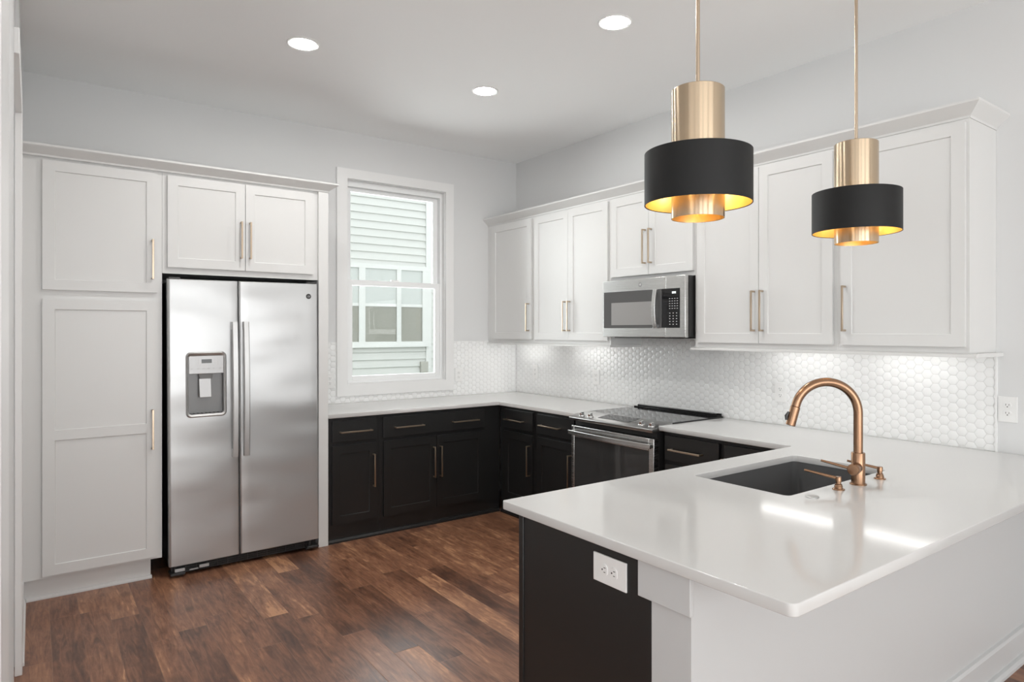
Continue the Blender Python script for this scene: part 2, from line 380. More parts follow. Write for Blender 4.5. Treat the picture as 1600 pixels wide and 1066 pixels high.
fx0, fx1, fz0, fz1 = ix0 + 0.004, ix1 - 0.004, iz0 + 0.004, iz1 - 0.004
f.box(fx0, fx0 + 0.022, 0.045, 0.13, fz0, fz1).box(fx1 - 0.022, fx1, 0.045, 0.13, fz0, fz1).box(fx0 + 0.022, fx1 - 0.022, 0.045, 0.13, fz1 - 0.045, fz1).box(fx0 + 0.022, fx1 - 0.022, 0.045, 0.13, fz0, fz0 + 0.022)
f.build('window_frame', M['vinyl'], win, 0.002)
def sash(y0, y1, z0, z1, rb, rt, name, pane):
    s = MB(); x0, x1, st = fx0 + 0.022, fx1 - 0.022, 0.042
    s.box(x0, x0 + st, y0, y1, z0, z1).box(x1 - st, x1, y0, y1, z0, z1).box(x0 + st, x1 - st, y0, y1, z0, z0 + rb).box(x0 + st, x1 - st, y0, y1, z1 - rt, z1)
    q = s.build(name, M['vinyl'], win, 0.002)
    MB().box(x0 + st, x1 - st, (y0 + y1) / 2 - 0.002, (y0 + y1) / 2 + 0.002, z0 + rb, z1 - rt).build(pane, M['glass'], q)
    return q
lo = sash(0.050, 0.082, fz0 + 0.022, 1.915, 0.035, 0.045, 'lower_sash', 'pane')
sash(0.090, 0.122, 1.872, fz1 - 0.045, 0.040, 0.030, 'upper_sash', 'pane')
MB().box(-1.27, -1.20, 0.052, 0.075, 1.915, 1.928).build('sash_lock', M['vinyl'], lo)

# ------------------------------------------------------------------ tile backsplash (surface of the walls)
def clip(poly, x0, x1, z0, z1):
    def cut(P, ins, inter):
        out = []
        for i in range(len(P)):
            a, b_ = P[i - 1], P[i]
            ia, ib = ins(a), ins(b_)
            if ia != ib: out.append(inter(a, b_))
            if ib: out.append(b_)
        return out
    for k, lim, sg in ((0, x0, 1), (0, x1, -1), (1, z0, 1), (1, z1, -1)):
        if not poly: return []
        poly = cut(poly, lambda p: (p[k] - lim) * sg >= -1e-9, lambda a, b_: tuple(a[i] + (b_[i] - a[i]) * (lim - a[k]) / (b_[k] - a[k]) for i in (0, 1)))
    return poly
def hexes(rects, parent, rotz, name):
    """flat-topped hexagon mosaic in local x/z on plane y=0 (front is -y)"""
    bm = bmesh.new(); P = 0.0462; cw = P * math.sqrt(3) / 2; ap_ = P / 2 - 0.0013; Rr = ap_ / math.cos(PI / 6)
    xmin = min(r[0] for r in rects); xmax = max(r[1] for r in rects)
    for i in range(int(xmin / cw) - 2, int(xmax / cw) + 3):
        for k in range(0, 16):
            cx, cz = i * cw, 0.914 + 0.01 + (k + (0.5 if i % 2 else 0)) * P
            hx = [(cx + Rr * math.cos(PI / 3 * q), cz + Rr * math.sin(PI / 3 * q)) for q in range(6)]
            tx, tz = random.uniform(-0.006, 0.006), random.uniform(-0.006, 0.006)
            for (x0, x1, z0, z1) in rects:
                po = clip(hx, x0 + 0.0005, x1 - 0.0005, z0 + 0.0005, z1 - 0.0005)
                q = []
                for p in po:
                    if not q or (abs(p[0] - q[-1][0]) + abs(p[1] - q[-1][1])) > 1e-6: q.append(p)
                if len(q) > 1 and (abs(q[0][0] - q[-1][0]) + abs(q[0][1] - q[-1][1])) < 1e-6: q.pop()
                if len(q) < 3: continue
                mx = sum(p[0] for p in q) / len(q); mz = sum(p[1] for p in q) / len(q)
                ext = min(max(abs(p[0] - mx) for p in q), max(abs(p[1] - mz) for p in q))
                if ext < 0.004: continue
                def ring(ins, y, tilt=True):
                    out = []
                    for p in q:
                        dx, dz = mx - p[0], mz - p[1]; L_ = math.hypot(dx, dz) or 1
                        X, Z = p[0] + dx / L_ * ins, p[1] + dz / L_ * ins
                        out.append(bm.verts.new((X, y + ((X - mx) * tx + (Z - mz) * tz if tilt else 0), Z)))
                    return out
                r0, r1, r2 = ring(0, -0.0035, False), ring(0.0005, -0.0050), ring(0.0026, -0.0055)
                n = len(q)
                for A, B in ((r0, r1), (r1, r2)):
                    for t in range(n):
                        f_ = bm.faces.new([A[t], A[(t + 1) % n], B[(t + 1) % n], B[t]]); f_.smooth = True
                f_ = bm.faces.new(r2); f_.smooth = True
    bmesh.ops.recalc_face_normals(bm, faces=bm.faces)
    for (x0, x1, z0, z1) in rects:
        v = [bm.verts.new(p) for p in ((x0, -0.004, z0), (x1, -0.004, z0), (x1, -0.004, z1), (x0, -0.004, z1), (x0, 0, z0), (x1, 0, z0), (x1, 0, z1), (x0, 0, z1))]
        for q in ((0, 1, 2, 3), (1, 5, 6, 2), (5, 4, 7, 6), (4, 0, 3, 7), (3, 2, 6, 7), (4, 5, 1, 0)):
            f_ = bm.faces.new([v[t] for t in q]); f_.material_index = 1
    me = bpy.data.meshes.new(name); bm.to_mesh(me); bm.free(); me.materials.append(M['tile']); me.materials.append(M['grout'])
    o = bpy.data.objects.new(name, me); COL.objects.link(o); o.parent = parent; o.rotation_euler = (0, 0, rotz)
    return o
hexes([(-2.066, cx0, 0.914, 1.400), (cx0, cx1, 0.914, cz0), (cx1, -0.0075, 0.914, 1.400)], wall_back, 0, 'hexagon_tile_backsplash')
hexes([(0.0, 3.944, 0.914, 1.452)], wall_right, R90, 'hexagon_tile_backsplash')
MB().box(-0.010, 0, -3.952, -3.944, 0.914, 1.392).build('tile_edge_strip', M['tile'], wall_right)
MB().box(-1.9, cx0, -0.008, 0, 1.4, 1.404).box(cx1, -0.32, -0.008, 0, 1.4, 1.404).build('tile_edge_strip', M['tile'], wall_back)

# ------------------------------------------------------------------ cabinet parts
def shaker(x0, x1, z0, z1, yf, name, m, parent, rail=0.057, mid=None, flat=False, th=0.019):
    """front face at y=yf, thickness towards +y"""
    b_ = MB(); bm = b_.bm; rec = 0.007; sl = 0.0015
    yb = yf + th
    b_.box(x0, x1, yf, yb, z0, z1)
    if flat: return b_.build(name, m, parent, 0.0015)
    bm.faces.ensure_lookup_table()
    bmesh.ops.delete(bm, geom=[f_ for f_ in bm.faces if all(abs(v.co.y - yf) < 1e-6 for v in f_.verts)], context='FACES_ONLY')
    zs = [z0, z0 + rail]
    if mid: zs += [mid[0], mid[1]]
    zs += [z1 - rail, z1]
    xs = [x0, x0 + rail, x1 - rail, x1]
    G = [[bm.verts.new((x, yf, z)) for x in xs] for z in zs]
    for r in range(len(zs) - 1):
        for q in range(3):
            ring = [G[r][q], G[r][q + 1], G[r + 1][q + 1], G[r + 1][q]]
            if q == 1 and r % 2 == 1:
                a, b2, c1, c2 = xs[1] + sl, xs[2] - sl, zs[r] + sl, zs[r + 1] - sl
                inn = [bm.verts.new(p) for p in ((a, yf + rec, c1), (b2, yf + rec, c1), (b2, yf + rec, c2), (a, yf + rec, c2))]
                for t in range(4): bm.faces.new([ring[t], ring[(t + 1) % 4], inn[(t + 1) % 4], inn[t]])
                bm.faces.new(inn)
            else: bm.faces.new(ring)
    return b_.build(name, m, parent, 0.0012, 2, weld=True)
def handle(cx, cz, yf, parent, vertical=True, L=0.237, m=None, name='handle'):
    h = MB(); w_, so = 0.0052, 0.030; a = L / 2
    if vertical:
        h.box(cx - w_, cx + w_, yf - so - 0.008, yf - so, cz - a, cz + a)
        for s_ in (-1, 1): h.box(cx - w_ + .0005, cx + w_ - .0005, yf - so, yf, cz + s_ * (a - 0.005) - 0.005, cz + s_ * (a - 0.005) + 0.005)
    else:
        h.box(cx - a, cx + a, yf - so - 0.008, yf - so, cz - w_, cz + w_)
        for s_ in (-1, 1): h.box(cx + s_ * (a - 0.005) - 0.005, cx + s_ * (a - 0.005) + 0.005, yf - so, yf, cz - w_ + .0005, cz + w_ - .0005)
    return h.build(name, m or M['brass'], parent, 0.0012, 2)
def base_unit(label, x0, x1, doors, drawers, rotz=0.0, door_z=(0.133, 0.684), drw_z=(0.712, 0.860), stack=None, depth=0.61, filler=None, hollow=False):
    """doors: [(x0,x1,handle side)], drawers: [(x0,x1,[handle centres])] in wall-local x"""
    lx = (x0 + x1) / 2
    loc = (lx, 0, 0) if rotz == 0 else (0, -lx, 0)
    t = thing('base_cabinet', label, 'cabinet', loc, rotz, 'black base cabinets')
    X = lambda v: v - lx
    bd = MB()
    bd.box(X(x0) + 0.0005, X(x1) - 0.0005, -depth, -0.002, 0.10, 0.8835)
    bd.build('body', M['black'], t)
    MB().box(X(x0) + 0.0005, X(x1) - 0.0005, -depth + 0.008, -0.05, 0.0, 0.10).build('toe_kick', M['black'], t)
    MB().prism([(-depth + 0.008, 0), (-depth - 0.008, 0), (-depth - 0.008, 0.012), (-depth - 0.002, 0.026), (-depth + 0.008, 0.030)], 'x', X(x0) + 0.0005, X(x1) - 0.0005).build('shoe_molding', M['shoe'], t)
    yf = -depth - 0.0195
    for (a, c_, side) in doors:
        dd = shaker(X(a), X(c_), door_z[0], door_z[1], yf, 'door', M['black'], t)
        if side: handle(X(a) + 0.028 if side == 'L' else X(c_) - 0.028, door_z[1] - 0.197, yf, dd)
    for (a, c_, hs) in drawers:
        dr = shaker(X(a), X(c_), drw_z[0], drw_z[1], yf, 'drawer', M['black'], t, flat=True)
        for h_ in hs: handle(X(h_), 0.781, yf, dr, False)
    if stack:
        for (a, c_, z0, z1) in stack:
            dr = shaker(X(a), X(c_), z0, z1, yf, 'drawer', M['black'], t, flat=True)
            handle(X((a + c_) / 2), (z0 + z1) / 2, yf, dr, False)
    return t
base_unit('narrow black base cabinet beside the white fridge panel', -2.066, -1.680, [(-2.037, -1.706, 'R')], [(-2.037, -1.706, [-1.868])])
base_unit('wide black two-door base cabinet under the window', -1.680, -0.611, [(-1.650, -1.2135, 'R'), (-1.2105, -0.775, 'L')], [(-1.655, -0.775, [-1.450, -0.957])])
base_unit('black base cabinet at the inside corner, left of the range', 0.6315, 1.108, [(0.700, 1.081, 'R')], [(0.700, 1.081, [0.856])], R90)
base_unit('black base cabinet directly left of the range', 1.109, 1.598, [(1.137, 1.570, 'R')], [(1.137, 1.570, [1.312])], R90)
base_unit('black drawer base cabinet directly right of the range', 2.396, 2.832, [], [(2.420, 2.812, [2.588])], R90, stack=[(2.420, 2.812, 0.425, 0.684), (2.420, 2.812, 0.133, 0.397)])
base_unit('black base cabinet between the drawer unit and the peninsula', 2.833, 3.300, [(2.849, 3.090, 'L')], [(2.849, 3.090, [2.97])], R90)

# peninsula run (faces the kitchen): built from panels so that the sink can sit inside
t = thing('peninsula_cabinet', 'black peninsula cabinet run with a plain black end panel', 'cabinet', (-1.5, -3.63, 0))
def L2(o): return o
pb = MB(); ox, oy = -1.5, -3.63
pb.box(PX + 0.018 - ox, -0.635 - ox, -3.350 - oy, -3.332 - oy, 0.10, 0.8835)
pb.box(PX + 0.018 - ox, -0.635 - ox, -3.926 - oy, -3.910 - oy, 0.0, 0.8835)
pb.box(PX + 0.018 - ox, -0.635 - ox, -3.909 - oy, -3.351 - oy, 0.10, 0.118)
for x in (-1.66, -0.80): pb.box(x - ox, x + 0.016 - ox, -3.909 - oy, -3.351 - oy, 0.119, 0.8835)
pb.build('body', M['black'], t)
MB().box(PX - ox, PX + 0.018 - ox, -3.926 - oy, -3.332 - oy, 0.0, 0.8835).build('end_panel', M['black'], t, 0.001)
MB().box(PX - 0.004 - ox, PX + 0.014 - ox, -3.356 - oy, -3.331 - oy, 0.0, 0.8835).build('corner_strip', M['black'], t, 0.002)
MB().box(PX + 0.02 - ox, -0.640 - ox, -3.40 - oy, -3.385 - oy, 0.0, 0.10).build('toe_kick', M['black'], t)
def pen_front(a, c_, z0, z1, nm, flat, hv, side=0):
    # door/drawer fronts facing +Y
    o = shaker(-c_ + ox, -a + ox, z0, z1, -0.0195, nm, M['black'], t, flat=flat)
    o.rotation_euler = (0, 0, PI); o.location = (0, -3.332 - oy, 0)
    xx = -(a + c_) / 2 + ox if not side else (-c_ + ox + 0.028 if side < 0 else -a + ox - 0.028)
    handle(xx, (z0 + z1) / 2 if flat else z1 - 0.197, -0.0195, o, hv)
for a, c_ in ((-2.36, -2.02), (-2.0, -1.66)): pen_front(a, c_, 0.712, 0.860, 'drawer', True, False); pen_front(a, c_, 0.133, 0.684, 'door', False, True, 1)
pen_front(-1.63, -1.225, 0.133, 0.684, 'door', False, True, -1); pen_front(-1.221, -0.815, 0.133, 0.684, 'door', False, True, 1)
o = shaker(0.815 + ox, 1.63 + ox, 0.712, 0.860, -0.0195, 'false_drawer_front', M['black'], t, flat=True); o.rotation_euler = (0, 0, PI); o.location = (0, -3.332 - oy, 0)

# ------------------------------------------------------------------ countertops
def slab(name, outer, holes, z0, z1, m, bev=0.003):
    cu = bpy.data.curves.new(name, 'CURVE'); cu.dimensions = '2D'; cu.fill_mode = 'BOTH'
    for lp in [outer] + holes:
        sp = cu.splines.new('POLY'); sp.points.add(len(lp) - 1); sp.use_cyclic_u = True
        for i, p in enumerate(lp): sp.points[i].co = (p[0], p[1], 0, 1)
    cu.extrude = (z1 - z0) / 2 - bev; cu.bevel_depth = bev; cu.bevel_resolution = 2; cu.offset = -bev
    tmp = bpy.data.objects.new('tmp', cu); COL.objects.link(tmp)
    dg = bpy.context.evaluated_depsgraph_get(); me = bpy.data.meshes.new_from_object(tmp.evaluated_get(dg)); COL.objects.unlink(tmp); bpy.data.objects.remove(tmp)
    bm = bmesh.new(); bm.from_mesh(me); bmesh.ops.remove_doubles(bm, verts=bm.verts, dist=1e-5)
    bmesh.ops.translate(bm, verts=bm.verts, vec=(0, 0, (z0 + z1) / 2)); bmesh.ops.recalc_face_normals(bm, faces=bm.faces); bm.to_mesh(me); bm.free()
    me.materials.clear(); me.materials.append(m); me.name = name
    o = bpy.data.objects.new(name, me); COL.objects.link(o); return o
ZC0, ZC1 = 0.884, 0.914
def fillet(c, p, q, r, n=6):
    """fillet at corner c between directions to p and q"""
    c, p, q = Vector(c), Vector(p), Vector(q); a = (p - c).normalized(); b_ = (q - c).normalized()
    cen = c + (a + b_) * r; s_ = c + a * r - cen; e = c + b_ * r - cen; out = []
    for i in range(n + 1):
        t_ = i / n * PI / 2; out.append(tuple(cen + s_ * math.cos(t_) + e * math.sin(t_)))
    return out
o1 = [(-2.0655, -0.0045), (-2.0655, -0.647)] + fillet((-0.648, -0.647), (-2, -0.647), (-0.648, -2), 0.012) + [(-0.648, -1.606), (-0.0045, -1.606), (-0.0045, -0.0045)]
tag(slab('countertop', o1, [], ZC0, ZC1, M['quartz']), 'white quartz countertop running under the window to the left of the range', 'countertop')
o2 = [(-0.0045, -2.386), (-0.648, -2.386)] + fillet((-0.648, -3.272), (-0.648, -2), (-2, -3.272), 0.012) + fillet((-2.423, -3.272), (-1, -3.272), (-2.423, -4), 0.008) + fillet((-2.423, -4.359), (-2.423, -3), (-1, -4.359), 0.022, 8) + [(-0.0045, -4.359)]
SX0, SX1, SY0, SY1 = -1.585, -0.857, -3.828, -3.410
hole = rrect(SX0, SX1, SY0, SY1, 0.022)
tag(slab('countertop', o2, [hole[::-1]], ZC0, ZC1, M['quartz']), 'large white quartz peninsula countertop with the sink cut into it', 'countertop')

# ------------------------------------------------------------------ sink
t = thing('sink', 'black granite undermount sink in the peninsula countertop', 'sink', ((SX0 + SX1) / 2, (SY0 + SY1) / 2, 0.66))
hx, hy = (SX1 - SX0) / 2, (SY1 - SY0) / 2
def rl(dx, dy, r, z): return [(p[0], p[1], z) for p in rrect(-dx, dx, -dy, dy, r)]
MB().loft([rl(hx + 0.02, hy + 0.02, 0.04, 0.2235), rl(hx - 0.001, hy - 0.001, 0.024, 0.2235), rl(hx - 0.004, hy - 0.004, 0.03, 0.02), rl(hx - 0.012, hy - 0.012, 0.035, 0.006), rl(hx - 0.03, hy - 0.03, 0.035, 0.0), rl(0.04, 0.04, 0.039, -0.003)], False, True).build('bowl', M['sink'], t, smooth=True)
MB().lathe([(0.0, 0.001), (0.03, 0.001), (0.038, 0.004), (0.044, 0.004), (0.046, -0.001)]).build('drain', M['chrome'], t, smooth=True)

# ------------------------------------------------------------------ faucet and deck accessories
FX, FY = -1.21, -3.887
t = thing('faucet', 'copper coloured gooseneck pull-down kitchen faucet behind the sink', 'faucet', (FX, FY, 0.914))
MB().lathe([(0, 0.0), (0.030, 0.0), (0.030, 0.003), (0.0285, 0.005), (0.0, 0.005)]).build('base_ring', M['copper'], t, smooth=True)
MB().lathe([(0, 0.005), (0.0245, 0.005), (0.0245, 0.119), (0.0235, 0.121), (0, 0.121)]).build('body', M['copper'], t, 0.0, smooth=True)
dx, dy = -0.76, 0.65
pts = [(0, 0, 0.119), (0, 0, 0.18), (0, 0, 0.27)]; Rr = 0.117
for i in range(1, 29):
    a = math.radians(168) * i / 28; s_ = Rr * (1 - math.cos(a)); pts.append((dx * s_, dy * s_, 0.270 + Rr * math.sin(a)))
MB().tube(pts, 0.0165, 24).build('neck', M['copper'], t, smooth=True)
p = Vector(pts[-1]); dn = (p - Vector(pts[-2])).normalized()
hd = MB().tube([p, p + dn * 0.0015, p + dn * 0.003, p + dn * 0.074, p + dn * 0.076], [0.0160, 0.0155, 0.0178, 0.0178, 0.016], 24).build('spray_head', M['copper'], t, smooth=True)
q = p + dn * 0.038; sd = Vector((dx, dy, 0)) * 0.020
MB().tube([q + sd - dn * 0.016, q + sd * 1.25, q + sd + dn * 0.016], [0.004, 0.0065, 0.005], 10).build('spray_button', M['darkgrey'], hd, smooth=True)
# lever hub points towards the room (left), rod rises up and over the sink
hv = Vector((-0.976, -0.218, 0)).normalized(); hc = Vector((0, 0, 0.066))
mt = hv.to_track_quat('Z', 'Y').to_matrix()
MB().lathe([(0, 0.018), (0.020, 0.018), (0.0205, 0.022), (0.0205, 0.040), (0.0215, 0.042), (0.0215, 0.070), (0.019, 0.074), (0, 0.075)], hc, 32, mtx=mt).build('lever_hub', M['copper'], t, smooth=True)
s0 = hc + hv * 0.060; d2 = Vector((-0.40, 0.88, 0.20)).normalized()
MB().tube([s0 + d2 * 0.015, s0 + d2 * 0.03, s0 + d2 * 0.115], [0.0062, 0.0055, 0.0042], 14).build('lever', M['copper'], t, smooth=True)
def soap(x, y, label):
    t = thing('soap_dispenser', label, 'soap dispenser', (x, y, 0.914), 0, 'deck soap dispensers')
    MB().lathe([(0, 0), (0.0215, 0), (0.0215, 0.003), (0.0195, 0.005), (0.0145, 0.005), (0.0145, 0.014), (0.0125, 0.016), (0.0125, 0.020), (0.009, 0.022), (0.009, 0.030), (0, 0.030)], n=32).build('base', M['copper'], t, smooth=True)
    h_ = MB().lathe([(0, 0.030), (0.0105, 0.030), (0.0105, 0.046), (0.0095, 0.048), (0, 0.048)], n=32).build('pump_head', M['copper'], t, smooth=True)
    d_ = Vector((-0.42, 0.88, 0.17)).normalized(); s_ = Vector((0, 0, 0.041))
    MB().tube([s_ + d_ * 0.006, s_ + d_ * 0.06, s_ + d_ * 0.118], [0.0055, 0.005, 0.0042], 12).build('nozzle', M['copper'], h_, smooth=True)
soap(-1.352, -3.886, 'small copper soap dispenser left of the faucet, nearer the counter end')
soap(-1.050, -3.892, 'small copper soap dispenser partly hidden on the right of the faucet')
tag(MB().lathe([(0, 0), (0.0225, 0), (0.0225, 0.002), (0.020, 0.0045), (0.012, 0.0055), (0, 0.0058)], (-1.530, -3.886, 0.914), 40).build('air_switch_button', M['steel_handle'], smooth=True), 'round flat steel button set in the counter by the sink', 'button')

# ------------------------------------------------------------------ tall white cabinetry on the back wall
YF = -0.6095
t = thing('pantry_cabinet', 'tall white two-door pantry cabinet left of the fridge', 'cabinet', (-3.42, 0, 0))
X = lambda v: v + 3.42
MB().box(X(-3.760), X(-3.0855), YF, -0.002, 0.124, 2.456).build('body', M['white'], t)
MB().box(X(-3.760), X(-3.140), -0.565, -0.05, 0, 0.124).build('toe_kick', M['white'], t)
MB().prism([(-0.565, 0), (-0.581, 0), (-0.581, 0.008), (-0.576, 0.017), (-0.565, 0.020)], 'x', X(-3.741), X(-3.135)).build('shoe_molding', M['white'], t)
dU = shaker(X(-3.670), X(-3.112), 1.7242, 2.441, YF - 0.0195, 'door', M['white'], t)
handle(X(-3.139), 1.922, YF - 0.0195, dU)
dL = shaker(X(-3.670), X(-3.112), 0.140, 1.6717, YF - 0.0195, 'door', M['white'], t, mid=(0.885, 0.942))
handle(X(-3.139), 0.907, YF - 0.0195, dL)
t = thing('fridge_top_cabinet', 'white two-door wall cabinet above the fridge', 'cabinet', (-2.61, 0, 1.845))
X = lambda v: v + 2.61
MB().box(X(-3.0845), X(-2.1355), YF, -0.002, 0, 0.611).build('body', M['white'], t)
dA = shaker(X(-3.0575), X(-2.6135), 0.038, 0.595, YF - 0.0195, 'door', M['white'], t); handle(X(-2.6395), 0.232, YF - 0.0195, dA)
dB = shaker(X(-2.6100), X(-2.1693), 0.038, 0.595, YF - 0.0195, 'door', M['white'], t); handle(X(-2.5850), 0.232, YF - 0.0195, dB)
tag(MB().box(-2.1350, -2.0665, -0.630, -0.002, 0, 2.456).build('fridge_side_panel', M['white'], None, 0.0015), 'tall white end panel between the fridge and black base cabinets', 'panel')

def crown(name, x0, x1, yf, zb, zt, out, rotz, label, x0ret=False):
    prof = [(0.0, zb), (0.003, zb), (0.006, zb + 0.010), (out * 0.55, zb + (zt - zb) * 0.50), (out * 0.93, zt - 0.014), (out, zt - 0.010), (out, zt), (-0.012, zt), (-0.012, zb)]
    b_ = MB(); rows = []
    for (o_, z) in prof:
        rows.append([b_.bm.verts.new(p) for p in ((x0, yf - o_, z), (x1 + o_, yf - o_, z), (x1 + o_, -0.0005, z))])
    n = len(rows)
    for i in range(n):
        A, B = rows[i], rows[(i + 1) % n]
        for k in range(2): b_.bm.faces.new([A[k], A[k + 1], B[k + 1], B[k]])
    b_.bm.faces.new([r[0] for r in rows]); b_.bm.faces.new([r[2] for r in rows])
    o = b_.build(name, M['white'], None); o.rotation_euler = (0, 0, rotz)
    return tag(o, label, 'molding')
crown('crown_molding', -3.760, -2.0660, -0.6305, 2.4565, 2.514, 0.056, 0, 'white crown molding along the top of the pantry and fridge cabinets')
crown('crown_molding', 0.0005, 3.9465, -0.3210, 2.4605, 2.526, 0.058, R90, 'white crown molding along the top of the wall cabinets on the right')

# ------------------------------------------------------------------ wall cabinets on the right wall
def wall_unit(label, x0, x1, z0, doors, z1=2.460, dz=(1.4224, 2.4457), hz=1.611, hollow=True):
    lx = (x0 + x1) / 2
    t = thing('wall_cabinet', label, 'cabinet', (0, -lx, z0), R90, 'white wall cabinets')
    X = lambda v: v - lx
    b_ = MB(); D = -0.3205
    a, c_ = X(x0) + 0.0004, X(x1) - 0.0004
    if hollow:   # recessed underside behind the face frame and side panels
        b_.box(a, c_, D, -0.0005, 0.030, z1 - z0); b_.box(a, c_, D, D + 0.019, 0.0, 0.030); b_.box(a, a + 0.015, D + 0.019, -0.0005, 0, 0.030); b_.box(c_ - 0.015, c_, D + 0.019, -0.0005, 0, 0.030)
    else: b_.box(a, c_, D, -0.0005, 0.0, z1 - z0)
    b_.build('body', M['white'], t)
    for (p, q, side) in doors:
        dd = shaker(X(p), X(q), dz[0] - z0, dz[1] - z0, D - 0.0195, 'door', M['white'], t)
        handle(X(p) + 0.026 if side == 'L' else X(q) - 0.026, hz - z0, D - 0.0195, dd)
    return t
UB = 1.3925
wall_unit('single-door white wall cabinet in the corner nearest the window', 0.001, 0.706, UB, [(0.088, 0.681, 'R')])
wall_unit('tall white two-door wall cabinet left of the microwave', 0.706, 1.628, UB, [(0.725, 1.1620, 'R'), (1.1650, 1.6106, 'L')])
wall_unit('short white two-door wall cabinet above the microwave', 1.628, 2.402, 1.852, [(1.645, 2.0140, 'R'), (2.0170, 2.3932, 'L')], dz=(1.8826, 2.4457), hz=2.075, hollow=False)
wall_unit('tall white two-door wall cabinet right of the microwave, behind the pendants', 2.402, 3.334, UB, [(2.429, 2.8708, 'R'), (2.8740, 3.3133, 'L')])
wall_unit('white wall cabinet with one wide door at the far right end', 3.334, 3.946, UB, [(3.3585, 3.9331, 'L')])
# light rails below the wall cabinets
def lrail(x0, x1, label, ret0, ret1):
    b_ = MB(); pr = [(-0.3405, 1.374), (-0.3405, 1.386), (-0.326, 1.3920), (-0.306, 1.3920), (-0.306, 1.374)]
    b_.prism(pr, 'x', x0, x1)
    if ret1: b_.box(x1 - 0.018, x1, -0.306, -0.010, 1.374, 1.3920)
    if ret0: b_.box(x0, x0 + 0.018, -0.306, -0.010, 1.374, 1.3920)
    o = b_.build('light_rail', M['white'], None, 0.001); o.rotation_euler = (0, 0, R90); return tag(o, label, 'molding')
lrail(0.0085, 1.640, 'thin white light rail under the wall cabinets left of the microwave', False, True)
lrail(2.375, 3.980, 'thin white light rail under the wall cabinets right of the microwave', True, True)
# under-cabinet light bars
def bar(y0, y1, label):
    t = thing('under_cabinet_light', label, 'light', (-0.150, (y0 + y1) / 2, 1.4215), R90, 'under-cabinet light bars')
    l = (y0 - y1) / 2
    MB().box(-l, l, -0.018, 0.018, -0.012, 0.001).build('housing', M['plastic'], t, 0.001)
    MB().box(-l + 0.01, l - 0.01, -0.013, 0.013, -0.017, -0.012).build('diffuser', M['bar_glow'], t)
bar(-0.12, -0.56, 'slim lit light bar under the corner wall cabinet')
bar(-0.88, -1.34, 'slim lit light bar under the cabinet left of the microwave')
bar(-2.76, -3.22, 'slim lit light bar under the cabinet right of the microwave')
bar(-3.385, -3.78, 'slim lit light bar under the far right wall cabinet')

# ------------------------------------------------------------------ refrigerator
FXC = -2.598; FR = 0.455
t = thing('refrigerator', 'stainless steel side by side refrigerator with water dispenser', 'refrigerator', (FXC, -0.02, 0))
t.rotation_euler = (0, math.radians(-0.35), 0)
MB().box(-FR + 0.014, FR - 0.002, -0.585, -0.02, 0.045, 1.800).build('body', M['darkgrey'], t, 0.003)
MB().box(-FR + 0.02, FR - 0.02, -0.600, -0.585, 0.10, 1.795).build('door_gasket', M['dark'], t)
YD = -0.6480     # local door front (world -0.668)
def fdoor(x0, x1, name, hole=None):
    b_ = MB(); bm = b_.bm; z0, z1 = 0.070, 1.812; r = 0.014; yb = -0.598
    # rounded vertical edges, slight bow
    def yfront(x): return YD + 0.004 * abs((x - (x0 + x1) / 2) / ((x1 - x0) / 2)) ** 2
    xs = [x0 + r * (1 - math.cos(PI / 2 * i / 5)) for i in range(6)]
    inner = []
    hx0 = hx1 = None
    if hole: hx0, hx1, hz0, hz1 = hole
    n = 10; L_ = (x1 - r) - (x0 + r)
    inner = [x0 + r + L_ * i / n for i in range(1, n)]
    if hole: inner = sorted([v for v in inner if min(abs(v - hx0), abs(v - hx1)) > 0.012] + [hx0, hx1])
    xs = xs + inner + [x1 - r * (1 - math.cos(PI / 2 * i / 5)) for i in range(5, -1, -1)]
    def yat(x):
        e = min(x - x0, x1 - x)
        if e < r: 
            u = (r - e) / r; return yfront(x) + r * (1 - math.sqrt(max(0, 1 - u * u)))
        return yfront(x)
    zs = [z0, z0 + 0.004, z1 - 0.004, z1]
    if hole: zs = [z0, z0 + 0.004, hz0, hz1, z1 - 0.004, z1]
    G = [[bm.verts.new((x, yat(x) + (0.004 if z in (z0, z1) else 0), z)) for x in xs] for z in zs]
    for i in range(len(zs) - 1):
        for k in range(len(xs) - 1):
            if hole and zs[i] == hz0 and xs[k] >= hx0 - 1e-6 and xs[k + 1] <= hx1 + 1e-6: continue
            bm.faces.new([G[i][k], G[i][k + 1], G[i + 1][k + 1], G[i + 1][k]])
    Bk = [[bm.verts.new((x, yb, z)) for x in (x0, x1)] for z in (z0, z1)]
    bm.faces.new([G[i][0] for i in range(len(zs))] + [Bk[1][0], Bk[0][0]])
    bm.faces.new([G[i][-1] for i in range(len(zs))] + [Bk[1][1], Bk[0][1]])
    bm.faces.new(G[0] + [Bk[0][1], Bk[0][0]]); bm.faces.new(G[-1] + [Bk[1][1], Bk[1][0]])
    bm.faces.new([Bk[0][0], Bk[0][1], Bk[1][1], Bk[1][0]])
    return b_.build(name, M['steel_door'], t, smooth=True)
DX0, DX1, DZ0, DZ1 = -0.349, -0.140, 0.975, 1.355   # dispenser opening (local)
dl = fdoor(-FR, -0.0565, 'freezer_door', (DX0, DX1, DZ0, DZ1))
dr = fdoor(-0.0515, FR, 'refrigerator_door')
